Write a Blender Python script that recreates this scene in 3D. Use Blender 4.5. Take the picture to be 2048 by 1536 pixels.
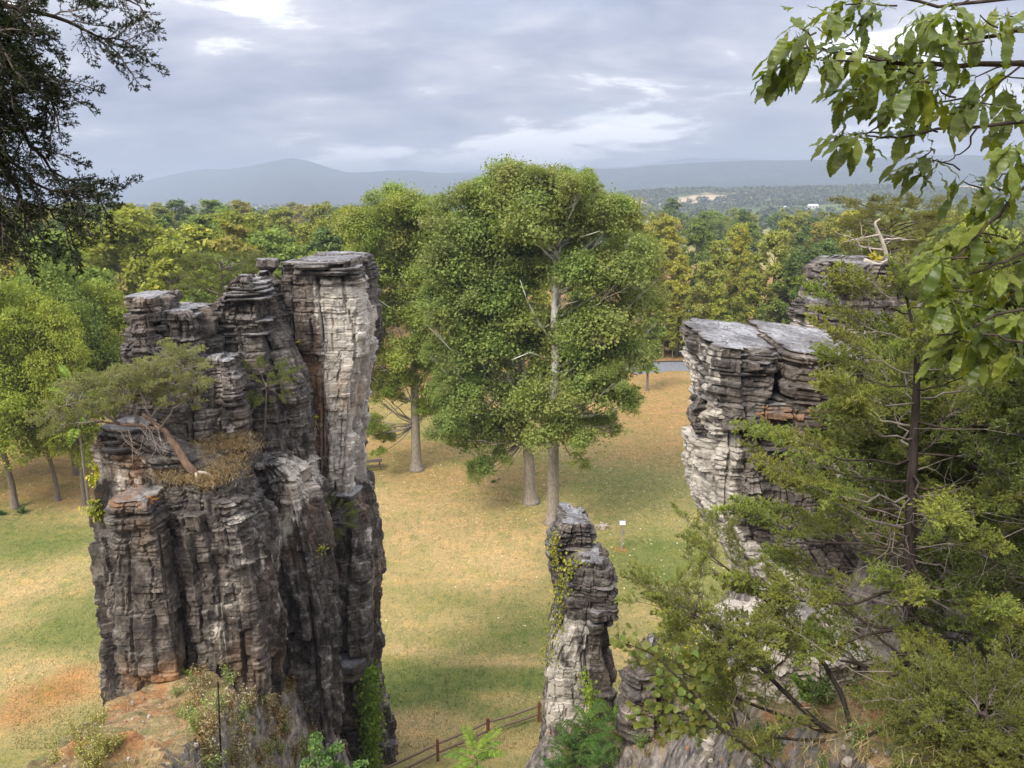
import bpy, math, random
import numpy as np
from mathutils import Vector, Matrix

R = math.radians
random.seed(7)
scene = bpy.context.scene
for o in list(bpy.data.objects):
    bpy.data.objects.remove(o)

# ------------------------------------------------------------------ camera
F = 1538.0                       # focal length in photo pixels (2048 wide)
PITCH = R(13.5)
CAM = np.array([0.0, 0.0, 25.0])
cd = bpy.data.cameras.new('camera')
cam = bpy.data.objects.new('camera', cd)
scene.collection.objects.link(cam)
cam.location = CAM
cam.rotation_euler = (R(90) - PITCH, 0, 0)
cd.sensor_width = 36.0
cd.lens = F / 2048 * 36
cd.clip_start = 0.1
cd.clip_end = 60000
scene.camera = cam

# ------------------------------------------------------------------ light
SUN_EL, SUN_AZ = R(48), R(-142)      # azimuth clockwise from +Y (view direction)
sv = Vector((math.cos(SUN_EL) * math.sin(SUN_AZ), math.cos(SUN_EL) * math.cos(SUN_AZ), math.sin(SUN_EL)))
sl = bpy.data.lights.new('sun', 'SUN')
sl.energy = 3.0
sl.angle = R(26)
sl.color = (1.0, 0.93, 0.82)
sun = bpy.data.objects.new('sun', sl)
scene.collection.objects.link(sun)
sun.rotation_euler = (-sv).to_track_quat('-Z', 'Y').to_euler()
sun.location = (-40, -40, 80)

w = bpy.data.worlds.new('World')
scene.world = w
w.use_nodes = True
nt = w.node_tree
N, L = nt.nodes, nt.links
N.clear()


def nd(t, **kw):
    n = N.new(t)
    for k, v in kw.items():
        setattr(n, k, v)
    return n


def wmath(op, a, b=None, clamp=False):
    n = nd('ShaderNodeMath', operation=op, use_clamp=clamp)
    for i, v in enumerate((a, b)):
        if v is None:
            continue
        if isinstance(v, (int, float)):
            n.inputs[i].default_value = v
        else:
            L.new(v, n.inputs[i])
    return n.outputs[0]


tc = nd('ShaderNodeTexCoord')
sep = nd('ShaderNodeSeparateXYZ')
L.new(tc.outputs['Generated'], sep.inputs[0])
zc = wmath('MAXIMUM', sep.outputs[2], 0.0)
den = wmath('ADD', zc, 0.19)
px_ = wmath('DIVIDE', sep.outputs[0], den)
py_ = wmath('DIVIDE', sep.outputs[1], den)
comb = nd('ShaderNodeCombineXYZ')
L.new(px_, comb.inputs[0])
L.new(py_, comb.inputs[1])


def wnoise(scale, detail, rough, off, dist=0.0):
    m = nd('ShaderNodeMapping')
    m.inputs['Location'].default_value = off
    m.inputs['Scale'].default_value = scale
    L.new(comb.outputs[0], m.inputs[0])
    n = nd('ShaderNodeTexNoise')
    n.inputs['Scale'].default_value = 1.0
    n.inputs['Detail'].default_value = detail
    n.inputs['Roughness'].default_value = rough
    n.inputs['Distortion'].default_value = dist
    L.new(m.outputs[0], n.inputs['Vector'])
    return n.outputs[0]


def wramp(fac, stops):
    r = nd('ShaderNodeValToRGB')
    e = r.color_ramp.elements
    while len(e) < len(stops):
        e.new(0.5)
    for el, (p, c) in zip(e, stops):
        el.position = p
        el.color = c + (1,)
    L.new(fac, r.inputs[0])
    return r.outputs[0]


def wmix(fac, a, b, mode='MIX'):
    n = nd('ShaderNodeMix', data_type='RGBA', blend_type=mode)
    if isinstance(fac, (int, float)):
        n.inputs[0].default_value = fac
    else:
        L.new(fac, n.inputs[0])
    for i, v in ((6, a), (7, b)):
        if isinstance(v, tuple):
            n.inputs[i].default_value = v + (1,)
        else:
            L.new(v, n.inputs[i])
    return n.outputs[2]


sky = nd('ShaderNodeTexSky', sky_type='NISHITA')
sky.sun_disc = False
sky.sun_elevation = SUN_EL
sky.sun_rotation = SUN_AZ
sky.air_density = 1.0
sky.dust_density = 1.5
skyc = wmix(1.0, sky.outputs[0], (0.07, 0.07, 0.07), 'MULTIPLY')
big = wnoise((0.6, 0.8, 1), 3.0, 0.5, (5.4, 2.2, 0), 0.5)
med = wnoise((2.0, 2.5, 1), 8.0, 0.60, (11.3, 4.2, 0), 0.25)
cmix = wmath('ADD', wmath('MULTIPLY', big, 0.58), wmath('MULTIPLY', med, 0.42))
cl = wramp(cmix, [(0.39, (0.19, 0.207, 0.272)), (0.46, (0.268, 0.283, 0.35)), (0.53, (0.38, 0.388, 0.425)), (0.585, (0.86, 0.86, 0.86))])
cover = wramp(wnoise((0.5, 0.9, 1), 5.0, 0.55, (-4.0, 8.0, 0), 0.4), [(0.52, (1, 1, 1)), (0.62, (0.55, 0.55, 0.55))])
skymix = wmix(cover, skyc, cl)
# an overcast sky is brighter towards the zenith
zen = wmath('ADD', wmath('MULTIPLY', zc, wmath('ADD', wmath('MULTIPLY', zc, 1.9), 1.0)), 0.86)
cz = nd('ShaderNodeCombineXYZ')
for i in range(3):
    L.new(zen, cz.inputs[i])
fin = wmix(1.0, skymix, cz.outputs[0], 'MULTIPLY')
bg = nd('ShaderNodeBackground')
bg.inputs['Strength'].default_value = 1.0
L.new(fin, bg.inputs['Color'])
out = nd('ShaderNodeOutputWorld')
L.new(bg.outputs[0], out.inputs['Surface'])

vs = scene.view_settings
vs.view_transform = 'Standard'
vs.look = 'None'
vs.gamma = 1
vs.exposure = 1.0
vs.use_curve_mapping = False
cy = scene.cycles
cy.max_bounces = 6
cy.diffuse_bounces = 3
cy.glossy_bounces = 2
cy.transmission_bounces = 4
cy.transparent_max_bounces = 4
cy.volume_bounces = 0
cy.caustics_reflective = cy.caustics_refractive = False
cy.use_adaptive_sampling = True
cy.adaptive_threshold = 0.015
cy.use_denoising = True

# ------------------------------------------------------------------ pixels to rays
FW = np.array([0, math.cos(PITCH), -math.sin(PITCH)])
UP = np.array([0, math.sin(PITCH), math.cos(PITCH)])


def ray(px, py):
    return FW + np.array([1.0, 0, 0]) * ((px - 1024) / F) + UP * (-(py - 768) / F)


def W(px, py, Y):
    """point on the pixel's ray at forward distance Y"""
    d = ray(px, py)
    return CAM + d * (Y / d[1])


def G(px, py, z=0.0):
    d = ray(px, py)
    return CAM + d * ((z - CAM[2]) / d[2])


# ------------------------------------------------------------------ numpy noise
def _hash(ix, iy, iz, seed):
    h = (ix.astype(np.int64) * 374761393 + iy.astype(np.int64) * 668265263 + iz.astype(np.int64) * 2147483647 + seed * 1274126177) & 0xffffffff
    h = ((h ^ (h >> 13)) * 1274126177) & 0xffffffff
    h = ((h ^ (h >> 16)) * 2246822519) & 0xffffffff
    return ((h ^ (h >> 15)) & 0xffffff) / float(0xffffff)


def hsh(a, b=0, seed=0):
    a = np.asarray(a)
    b = np.broadcast_to(np.asarray(b), a.shape)
    return _hash(a, b, np.zeros(a.shape, np.int64), seed)


def vn(x, y, z, seed=0):
    x, y, z = np.broadcast_arrays(np.asarray(x, float), np.asarray(y, float), np.asarray(z, float))
    ix, iy, iz = np.floor(x), np.floor(y), np.floor(z)
    fx, fy, fz = x - ix, y - iy, z - iz
    fx, fy, fz = fx * fx * (3 - 2 * fx), fy * fy * (3 - 2 * fy), fz * fz * (3 - 2 * fz)
    r = 0
    for dx in (0, 1):
        wx = fx if dx else 1 - fx
        for dy in (0, 1):
            wy = fy if dy else 1 - fy
            for dz in (0, 1):
                wz = fz if dz else 1 - fz
                r = r + wx * wy * wz * _hash(ix + dx, iy + dy, iz + dz, seed)
    return r * 2 - 1


def fbm(x, y, z, o=4, seed=0):
    r, a, f = 0, 1.0, 1.0
    for k in range(o):
        r = r + a * vn(np.asarray(x) * f, np.asarray(y) * f, np.asarray(z) * f, seed + k * 13)
        a *= 0.5
        f *= 2.03
    return r / 1.9


# ------------------------------------------------------------------ mesh helpers
COL = scene.collection


class Geo:
    def __init__(self):
        self.V, self.Q, self.T, self.A, self.n = [], [], [], [], 0

    def add(self, V, Q=None, T=None, a=0.5):
        V = np.asarray(V, float).reshape(-1, 3)
        if Q is not None and len(Q):
            self.Q.append(np.asarray(Q, np.int64) + self.n)
        if T is not None and len(T):
            self.T.append(np.asarray(T, np.int64) + self.n)
        self.V.append(V)
        self.A.append(np.broadcast_to(np.asarray(a, float), (len(V),)).copy())
        self.n += len(V)

    def tube(self, pts, rad, k=6, a=0.5, cap=True):
        P = np.asarray(pts, float)
        n = len(P)
        rad = np.broadcast_to(np.asarray(rad, float), (n,))
        Tn = np.gradient(P, axis=0)
        Tn /= np.linalg.norm(Tn, axis=1)[:, None] + 1e-9
        ref = np.array([0, 0, 1.0]) if abs(Tn[:, 2]).mean() < 0.8 else np.array([1.0, 0, 0])
        U = np.cross(Tn, ref)
        U /= np.linalg.norm(U, axis=1)[:, None] + 1e-9
        B = np.cross(Tn, U)
        th = np.arange(k) * 2 * math.pi / k
        V = P[:, None] + rad[:, None, None] * (np.cos(th)[None, :, None] * U[:, None] + np.sin(th)[None, :, None] * B[:, None])
        V = V.reshape(-1, 3)
        i = np.arange(n - 1)[:, None] * k
        j = np.arange(k)[None]
        j2 = (j + 1) % k
        Q = np.stack([i + j, i + j2, i + k + j2, i + k + j], -1).reshape(-1, 4)
        T = []
        if cap:
            V = np.vstack([V, P[:1], P[-1:]])
            for q in range(k):
                T.append((n * k, (q + 1) % k, q))
                T.append((n * k + 1, (n - 1) * k + q, (n - 1) * k + (q + 1) % k))
        self.add(V, Q, T, a)

    def box(self, c, s, rz=0.0, a=0.5, rx=0.0, ry=0.0):
        c = np.asarray(c, float)
        s = np.asarray(s, float) / 2
        v = np.array([[x, y, z] for x in (-1, 1) for y in (-1, 1) for z in (-1, 1)], float) * s
        m = np.array(Matrix.Rotation(rz, 3, 'Z') @ Matrix.Rotation(ry, 3, 'Y') @ Matrix.Rotation(rx, 3, 'X'))
        self.add(v @ m.T + c, [(0, 1, 3, 2), (4, 6, 7, 5), (0, 4, 5, 1), (2, 3, 7, 6), (0, 2, 6, 4), (1, 5, 7, 3)], None, a)

    def leaves(self, C, D, Nn, ln, wd, a, fold=0.15):
        """diamond shaped leaves: centre, long axis, normal"""
        C = np.asarray(C, float)
        D = D / (np.linalg.norm(D, axis=1)[:, None] + 1e-9)
        Nn = Nn - D * (Nn * D).sum(1)[:, None]
        Nn = Nn / (np.linalg.norm(Nn, axis=1)[:, None] + 1e-9)
        S = np.cross(Nn, D)
        ln = np.broadcast_to(np.asarray(ln, float), (len(C),))[:, None]
        wd = np.broadcast_to(np.asarray(wd, float), (len(C),))[:, None]
        v = np.stack([C - D * ln / 2, C + S * wd / 2 + Nn * wd * fold - D * ln * 0.06, C + D * ln / 2, C - S * wd / 2 + Nn * wd * fold - D * ln * 0.06], 1)
        q = np.arange(len(C) * 4).reshape(-1, 4)
        self.add(v.reshape(-1, 3), q, None, np.repeat(np.broadcast_to(a, (len(C),)), 4))

    def mesh(self, name, mat, smooth=False):
        return mk_mesh(name, np.vstack(self.V), np.vstack(self.Q) if self.Q else None, np.vstack(self.T) if self.T else None, mat, {'tint': np.concatenate(self.A)}, smooth)


def mk_mesh(name, V, Q, T, mat, attrs=None, smooth=False):
    me = bpy.data.meshes.new(name)
    V = np.ascontiguousarray(V, np.float32)
    me.vertices.add(len(V))
    me.vertices.foreach_set('co', V.ravel())
    idx, tot = [], []
    if Q is not None and len(Q):
        idx.append(np.asarray(Q).ravel())
        tot.append(np.full(len(Q), 4))
    if T is not None and len(T):
        idx.append(np.asarray(T).ravel())
        tot.append(np.full(len(T), 3))
    idx = np.concatenate(idx).astype(np.int32)
    tot = np.concatenate(tot).astype(np.int32)
    st = np.concatenate([[0], np.cumsum(tot)[:-1]]).astype(np.int32)
    me.loops.add(len(idx))
    me.loops.foreach_set('vertex_index', idx)
    me.polygons.add(len(tot))
    me.polygons.foreach_set('loop_start', st)
    if smooth:
        me.polygons.foreach_set('use_smooth', np.ones(len(tot), bool))
    else:
        me.polygons.foreach_set('use_smooth', np.zeros(len(tot), bool))
    for k, a in (attrs or {}).items():
        a = np.asarray(a, np.float32)
        if a.ndim == 1:
            at = me.attributes.new(k, 'FLOAT', 'POINT')
            at.data.foreach_set('value', a)
        else:
            at = me.attributes.new(k, 'FLOAT_COLOR', 'POINT')
            at.data.foreach_set('color', np.hstack([a, np.ones((len(a), 1), np.float32)]).ravel())
    me.update(calc_edges=True)
    if mat:
        me.materials.append(mat)
    return me


def ob(name, me, parent=None, loc=None, color=None):
    o = bpy.data.objects.new(name, me)
    COL.objects.link(o)
    if parent:
        o.parent = parent
    if loc is not None:
        o.location = [float(v) for v in loc]
    if color:
        o.color = tuple(color) + (1,)
    return o


def tag(o, label=None, cat=None, group=None, kind=None):
    for k, v in (('label', label), ('category', cat), ('group', group), ('kind', kind)):
        if v:
            o[k] = v
    return o


def thing(name, label, cat, loc=(0, 0, 0), group=None, rz=0.0, sc=1.0):
    o = bpy.data.objects.new(name, None)
    COL.objects.link(o)
    o.empty_display_size = 0.2
    o.location = [float(v) for v in loc]
    o.rotation_euler = (0, 0, rz)
    o.scale = (sc, sc, sc) if isinstance(sc, (int, float)) else sc
    return tag(o, label, cat, group)


# ------------------------------------------------------------------ materials
class Mat:
    def __init__(s, name):
        s.m = bpy.data.materials.new(name)
        s.m.use_nodes = True
        s.t = s.m.node_tree
        s.t.nodes.clear()
        s.out = s.t.nodes.new('ShaderNodeOutputMaterial')

    def n(s, t, **kw):
        x = s.t.nodes.new(t)
        for k, v in kw.items():
            setattr(x, k, v)
        return x

    def l(s, a, b):
        s.t.links.new(a, b)

    def put(s, inp, v):
        if isinstance(v, (int, float)):
            inp.default_value = v
        elif isinstance(v, tuple):
            inp.default_value = v + (1,) if len(v) == 3 and inp.type == 'RGBA' else v
        else:
            s.l(v, inp)

    def math(s, op, a, b=0.0, clamp=False):
        x = s.n('ShaderNodeMath', operation=op, use_clamp=clamp)
        s.put(x.inputs[0], a)
        s.put(x.inputs[1], b)
        return x.outputs[0]

    def mix(s, f, a, b, mode='MIX'):
        x = s.n('ShaderNodeMix', data_type='RGBA', blend_type=mode)
        s.put(x.inputs[0], f)
        s.put(x.inputs[6], a)
        s.put(x.inputs[7], b)
        return x.outputs[2]

    def ramp(s, f, stops):
        x = s.n('ShaderNodeValToRGB')
        e = x.color_ramp.elements
        while len(e) < len(stops):
            e.new(0.5)
        for el, (p, c) in zip(e, stops):
            el.position = p
            el.color = (c if isinstance(c, tuple) else (c, c, c)) + (1,)
        s.l(f, x.inputs[0])
        return x.outputs[0]

    def noise(s, vec, scale, detail=4, rough=0.55, sxyz=(1, 1, 1), dist=0.0):
        if sxyz != (1, 1, 1):
            m = s.n('ShaderNodeMapping')
            m.inputs['Scale'].default_value = sxyz
            s.l(vec, m.inputs[0])
            vec = m.outputs[0]
        x = s.n('ShaderNodeTexNoise')
        x.inputs['Scale'].default_value = scale
        x.inputs['Detail'].default_value = detail
        x.inputs['Roughness'].default_value = rough
        x.inputs['Distortion'].default_value = dist
        s.l(vec, x.inputs['Vector'])
        return x.outputs[0]

    def attr(s, name, o='Fac'):
        return s.n('ShaderNodeAttribute', attribute_name=name).outputs[o]

    def pos(s):
        return s.n('ShaderNodeNewGeometry').outputs['Position']

    def obj(s):
        return s.n('ShaderNodeTexCoord').outputs['Object']

    def bump(s, h, strength, dist):
        x = s.n('ShaderNodeBump')
        x.inputs['Strength'].default_value = strength
        x.inputs['Distance'].default_value = dist
        s.l(h, x.inputs['Height'])
        return x.outputs[0]

    def diffuse(s, col, rough=0.9, spec=0.2, normal=None):
        p = s.n('ShaderNodeBsdfPrincipled')
        s.put(p.inputs['Base Color'], col)
        s.put(p.inputs['Roughness'], rough)
        p.inputs['Specular IOR Level'].default_value = spec
        if normal is not None:
            s.l(normal, p.inputs['Normal'])
        s.l(p.outputs[0], s.out.inputs[0])
        return s.m


def simple(name, col, rough=0.85, var=0.35, scale=6.0, spec=0.2, sxyz=(1, 1, 1)):
    m = Mat(name)
    n = m.noise(m.obj(), scale, 5, 0.6, sxyz)
    d = tuple(c * (1 - var) for c in col)
    b = tuple(min(1, c * (1 + var)) for c in col)
    return m.diffuse(m.ramp(n, [(0.3, d), (0.7, b)]), rough, spec, m.bump(n, 0.4, 0.02))


def leaf_mat(name, dark, light, alt=None, trans=0.35, usecol=True, altp=0.9):
    """leaf colour varies by leaf; the object colour says which tree it is"""
    m = Mat(name)
    t = m.attr('tint')
    st = [(0.0, dark), (altp - 0.05, light)]
    if alt:
        st += [(altp + 0.02, alt)]
    c = m.ramp(t, st)
    if usecol:
        oi = m.n('ShaderNodeObjectInfo')
        c = m.mix(1.0, c, oi.outputs['Color'], 'MULTIPLY')
    d = m.n('ShaderNodeBsdfPrincipled')
    m.put(d.inputs['Base Color'], c)
    d.inputs['Roughness'].default_value = 0.55
    d.inputs['Specular IOR Level'].default_value = 0.25
    tr = m.n('ShaderNodeBsdfTranslucent')
    m.put(tr.inputs['Color'], m.mix(1.0, c, (1.1, 1.15, 0.6), 'MULTIPLY'))
    mx = m.n('ShaderNodeMixShader')
    mx.inputs[0].default_value = trans
    m.l(d.outputs[0], mx.inputs[1])
    m.l(tr.outputs[0], mx.inputs[2])
    m.l(mx.outputs[0], m.out.inputs[0])
    return m.m


def rock_mat(name, dark=(0.058, 0.050, 0.044), mid=(0.160, 0.138, 0.117), pale=(0.49, 0.445, 0.385), rust=(0.30, 0.15, 0.06), soil=None):
    m = Mat(name)
    p = m.pos()
    pl = m.attr('pale')
    ru = m.attr('rust')
    n1 = m.noise(p, 1.1, 7, 0.66)
    n2 = m.noise(p, 2.2, 6, 0.65, (1, 1, 4.0))          # bedding
    n3 = m.noise(p, 2.4, 6, 0.62, (1, 1, 0.16), 0.3)    # streaks of run-off
    n2 = m.mix(m.math('MULTIPLY', m.attr('bed'), 0.9, True), m.noise(p, 2.6, 6, 0.66, (1, 1, 0.4)), n2)
    n4 = m.noise(p, 9.0, 5, 0.7)
    mixn = m.math('ADD', m.math('MULTIPLY', n1, 0.4), m.math('ADD', m.math('MULTIPLY', n2, 0.35), m.math('MULTIPLY', n4, 0.25)))
    darkc = m.ramp(mixn, [(0.40, tuple(c * 0.5 for c in dark)), (0.475, dark), (0.56, mid), (0.67, tuple(c * 1.75 for c in mid))])
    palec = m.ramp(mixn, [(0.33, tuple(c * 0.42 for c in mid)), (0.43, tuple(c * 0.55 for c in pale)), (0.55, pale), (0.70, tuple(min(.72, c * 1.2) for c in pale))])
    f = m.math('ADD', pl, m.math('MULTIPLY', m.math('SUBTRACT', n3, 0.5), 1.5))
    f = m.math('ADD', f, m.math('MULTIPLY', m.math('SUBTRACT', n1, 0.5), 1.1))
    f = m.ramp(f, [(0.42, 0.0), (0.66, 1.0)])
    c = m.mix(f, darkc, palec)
    fr = m.math('MULTIPLY', ru, m.ramp(m.noise(p, 0.8, 6, 0.65, (1, 1, 0.5)), [(0.42, 0.0), (0.60, 0.85)]))
    c = m.mix(fr, c, m.mix(n4, tuple(x * 0.6 for x in rust), tuple(x * 1.5 for x in rust)))
    # grey lichen on upward faces
    nz = m.n('ShaderNodeSeparateXYZ')
    m.l(m.n('ShaderNodeNewGeometry').outputs['Normal'], nz.inputs[0])
    up = m.math('MULTIPLY', m.ramp(nz.outputs[2], [(0.55, 0.0), (0.9, 1.0)]), m.ramp(n1, [(0.35, 0.35), (0.6, 0.9)]))
    up = m.math('MULTIPLY', up, m.math('ADD', 0.12, m.attr('top'), True))
    c = m.mix(up, c, m.ramp(m.math('ADD', m.math('MULTIPLY', n4, 0.6), m.math('MULTIPLY', n1, 0.4)), [(0.38, (0.09, 0.085, 0.085)), (0.5, (0.20, 0.20, 0.21)), (0.62, (0.34, 0.34, 0.35))]))
    # fracture lines
    wp = m.n('ShaderNodeVectorMath', operation='ADD')
    m.l(p, wp.inputs[0])
    nc = m.n('ShaderNodeTexNoise')
    nc.inputs['Scale'].default_value = 1.3
    nc.inputs['Detail'].default_value = 4
    m.l(p, nc.inputs['Vector'])
    sc = m.n('ShaderNodeVectorMath', operation='SCALE')
    m.l(nc.outputs['Color'], sc.inputs[0])
    sc.inputs['Scale'].default_value = 0.9
    m.l(sc.outputs[0], wp.inputs[1])
    mp = m.n('ShaderNodeMapping')
    mp.inputs['Scale'].default_value = (1.0, 1.0, 0.8)
    m.l(wp.outputs[0], mp.inputs[0])
    vo = m.n('ShaderNodeTexVoronoi', feature='DISTANCE_TO_EDGE')
    vo.inputs['Scale'].default_value = 1.5
    m.l(mp.outputs[0], vo.inputs['Vector'])
    cr = m.ramp(vo.outputs['Distance'], [(0.0, 1.0), (0.035, 0.0)])
    cr = m.math('MULTIPLY', cr, m.ramp(n1, [(0.45, 0.0), (0.6, 1.0)]))
    c = m.mix(m.math('MULTIPLY', cr, 0.8), c, (0.02, 0.018, 0.016))
    h = m.math('ADD', m.math('MULTIPLY', n2, 0.6), m.math('MULTIPLY', n4, 0.5))
    h = m.math('SUBTRACT', h, m.math('MULTIPLY', cr, 0.6))
    return m.diffuse(c, 0.88, 0.25, m.bump(h, 0.7, 0.08))


M = {}
M['rock'] = rock_mat('weathered_limestone')
M['bark_dark'] = simple('dark_bark', (0.055, 0.042, 0.033), 0.95, 0.5, 14, 0.1, (1, 1, 0.25))
M['bark_grey'] = simple('grey_bark', (0.17, 0.14, 0.11), 0.95, 0.4, 10, 0.1, (1, 1, 0.3))
M['bark_red'] = simple('cedar_bark', (0.046, 0.037, 0.031), 0.95, 0.55, 16, 0.1, (1, 1, 0.15))
M['deadwood'] = simple('bleached_wood', (0.36, 0.31, 0.26), 0.9, 0.35, 14, 0.1, (1, 1, 0.3))
M['bark_juniper'] = simple('juniper_bark', (0.20, 0.13, 0.09), 0.95, 0.45, 16, 0.1, (1, 1, 0.2))
M['straw_brown'] = leaf_mat('tawny_grass_blade', (0.14, 0.085, 0.03), (0.38, 0.26, 0.12), (0.48, 0.38, 0.22), 0.25, False, 0.86)
M['twig'] = simple('grey_twig', (0.16, 0.135, 0.115), 0.9, 0.4, 9, 0.1)


def syc_bark():
    m = Mat('sycamore_bark')
    p = m.obj()
    z = m.n('ShaderNodeSeparateXYZ')
    m.l(p, z.inputs[0])
    n = m.noise(p, 2.2, 5, 0.6, (1, 1, 0.5))
    n2 = m.noise(p, 9, 5, 0.6, (1, 1, 0.35))
    lowc = m.ramp(n2, [(0.3, (0.16, 0.13, 0.10)), (0.7, (0.33, 0.29, 0.24))])
    hic = m.ramp(n, [(0.40, (0.24, 0.21, 0.16)), (0.46, (0.52, 0.50, 0.44)), (0.62, (0.70, 0.68, 0.62))])
    t = m.math('ADD', z.outputs[2], m.math('MULTIPLY', n, 6.0))
    f = m.math('DIVIDE', m.math('SUBTRACT', t, 9.0), 4.0, True)
    return m.diffuse(m.mix(f, lowc, hic), 0.9, 0.15, m.bump(n2, 0.5, 0.04))


M['bark_syc'] = syc_bark()
M['leaf_tree'] = leaf_mat('broad_leaf', (0.10, 0.125, 0.036), (0.26, 0.28, 0.085), (0.36, 0.31, 0.09), 0.45, True, 0.93)
M['leaf_syc'] = leaf_mat('sycamore_leaf', (0.11, 0.155, 0.050), (0.26, 0.31, 0.105), (0.34, 0.30, 0.10), 0.44, True, 0.985)
M['leaf_cedar'] = leaf_mat('cedar_spray', (0.055, 0.072, 0.020), (0.225, 0.24, 0.062), (0.20, 0.16, 0.05), 0.25, True, 0.97)
M['leaf_weed'] = leaf_mat('weed_leaf', (0.10, 0.075, 0.03), (0.36, 0.32, 0.14), (0.62, 0.60, 0.55), 0.3, True, 0.80)
M['leaf_frond'] = leaf_mat('frond_leaflet', (0.03, 0.065, 0.016), (0.10, 0.17, 0.035), None, 0.32, True)
M['straw'] = leaf_mat('dry_grass_blade', (0.20, 0.14, 0.05), (0.46, 0.35, 0.17), (0.16, 0.19, 0.05), 0.3, False, 0.86)
M['litter'] = leaf_mat('fallen_leaf', (0.26, 0.17, 0.05), (0.55, 0.45, 0.16), (0.62, 0.55, 0.33), 0.1, False, 0.8)

# ================================================================== SETTING
# ------------------------------------------------------------------ terrain heights
RIDGES = [
    # polyline (x, y, z, half width of the crest), side slope
    ([(-40, -15, 23.4, 14), (40, -15, 23.4, 14)], 1.45),
    ([(3.5, 0, 22.2, 1.5), (5.2, 5, 20.0, 1.6), (6.5, 10, 17.0, 1.9), (7.5, 15, 13.7, 2.2), (8.8, 23, 9.5, 3)], 2.1),
    ([(9.5, 0, 23.3, 2), (11.5, 10, 19.4, 2.4), (13.5, 24, 14, 3), (14, 31, 11, 3)], 3.0),
    ([(-4.2, 0, 21.6, 1.2), (-6.0, 6, 18.0, 1.0), (-8.9, 13.5, 13.3, 1.7), (-10.2, 20, 10.4, 1.8), (-9.5, 26, 7.0, 1.6)], 3.2),
    ([(6.0, 18, 10.6, 1.0), (3.1, 25.5, 5.6, 1.3)], 1.9),
]


def hill_h(x, y):
    x = np.asarray(x, float)
    y = np.asarray(y, float)
    h = np.full(np.broadcast(x, y).shape, -3.0)
    wob = fbm(x * 0.35, y * 0.35, 3.3, 4, 5) * 0.55
    for pts, sl_ in RIDGES:
        for (x0, y0, z0, w0), (x1, y1, z1, w1) in zip(pts[:-1], pts[1:]):
            dx, dy = x1 - x0, y1 - y0
            t = np.clip(((x - x0) * dx + (y - y0) * dy) / (dx * dx + dy * dy), 0, 1)
            d = np.hypot(x - x0 - t * dx, y - y0 - t * dy) + wob
            e = np.maximum(0, d - (w0 + t * (w1 - w0)))
            h = np.maximum(h, z0 + t * (z1 - z0) - sl_ * e * (1 - 0.25 * np.exp(-e)))
    return h + fbm(x * 0.9, y * 0.9, 1.1, 4, 9) * 0.22


def far_h(x, y):
    """gentle swell of the valley floor and the low wooded hill beyond the park"""
    x = np.asarray(x, float)
    y = np.asarray(y, float)
    r = np.hypot(x, y)
    h = fbm(x / 70, y / 70, 0.5, 3, 21) * 0.7 * np.clip((r - 45) / 60, 0, 1)
    h = h + fbm(x / 420, y / 420, 4.5, 3, 23) * 6 * np.clip((r - 450) / 500, 0, 1)
    h = h + 44 * np.exp(-(((x - 800) / 430) ** 2 + ((y - 1750) / 330) ** 2))
    h = h + 26 * np.exp(-(((x - 330) / 240) ** 2 + ((y - 1850) / 260) ** 2))
    h = h + 62 * np.exp(-(((x - 1330) / 190) ** 2 + ((y - 2300) / 260) ** 2))
    h = h + 16 * np.exp(-(((x - 560) / 130) ** 2 + ((y - 1250) / 90) ** 2))
    return h


def HZ(x, y):
    return float(max(hill_h(np.array([x]), np.array([y]))[0], far_h(np.array([x]), np.array([y]))[0]))


def hit(px, py, y0=3.0, y1=140.0):
    d = ray(px, py)
    ys = np.arange(y0, y1, 0.04)
    P = CAM[None] + d[None] * (ys / d[1])[:, None]
    h = np.maximum(hill_h(P[:, 0], P[:, 1]), far_h(P[:, 0], P[:, 1]))
    k = np.argmax(P[:, 2] <= h)
    return P[k] if P[k, 2] <= h[k] else G(px, py)


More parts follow.
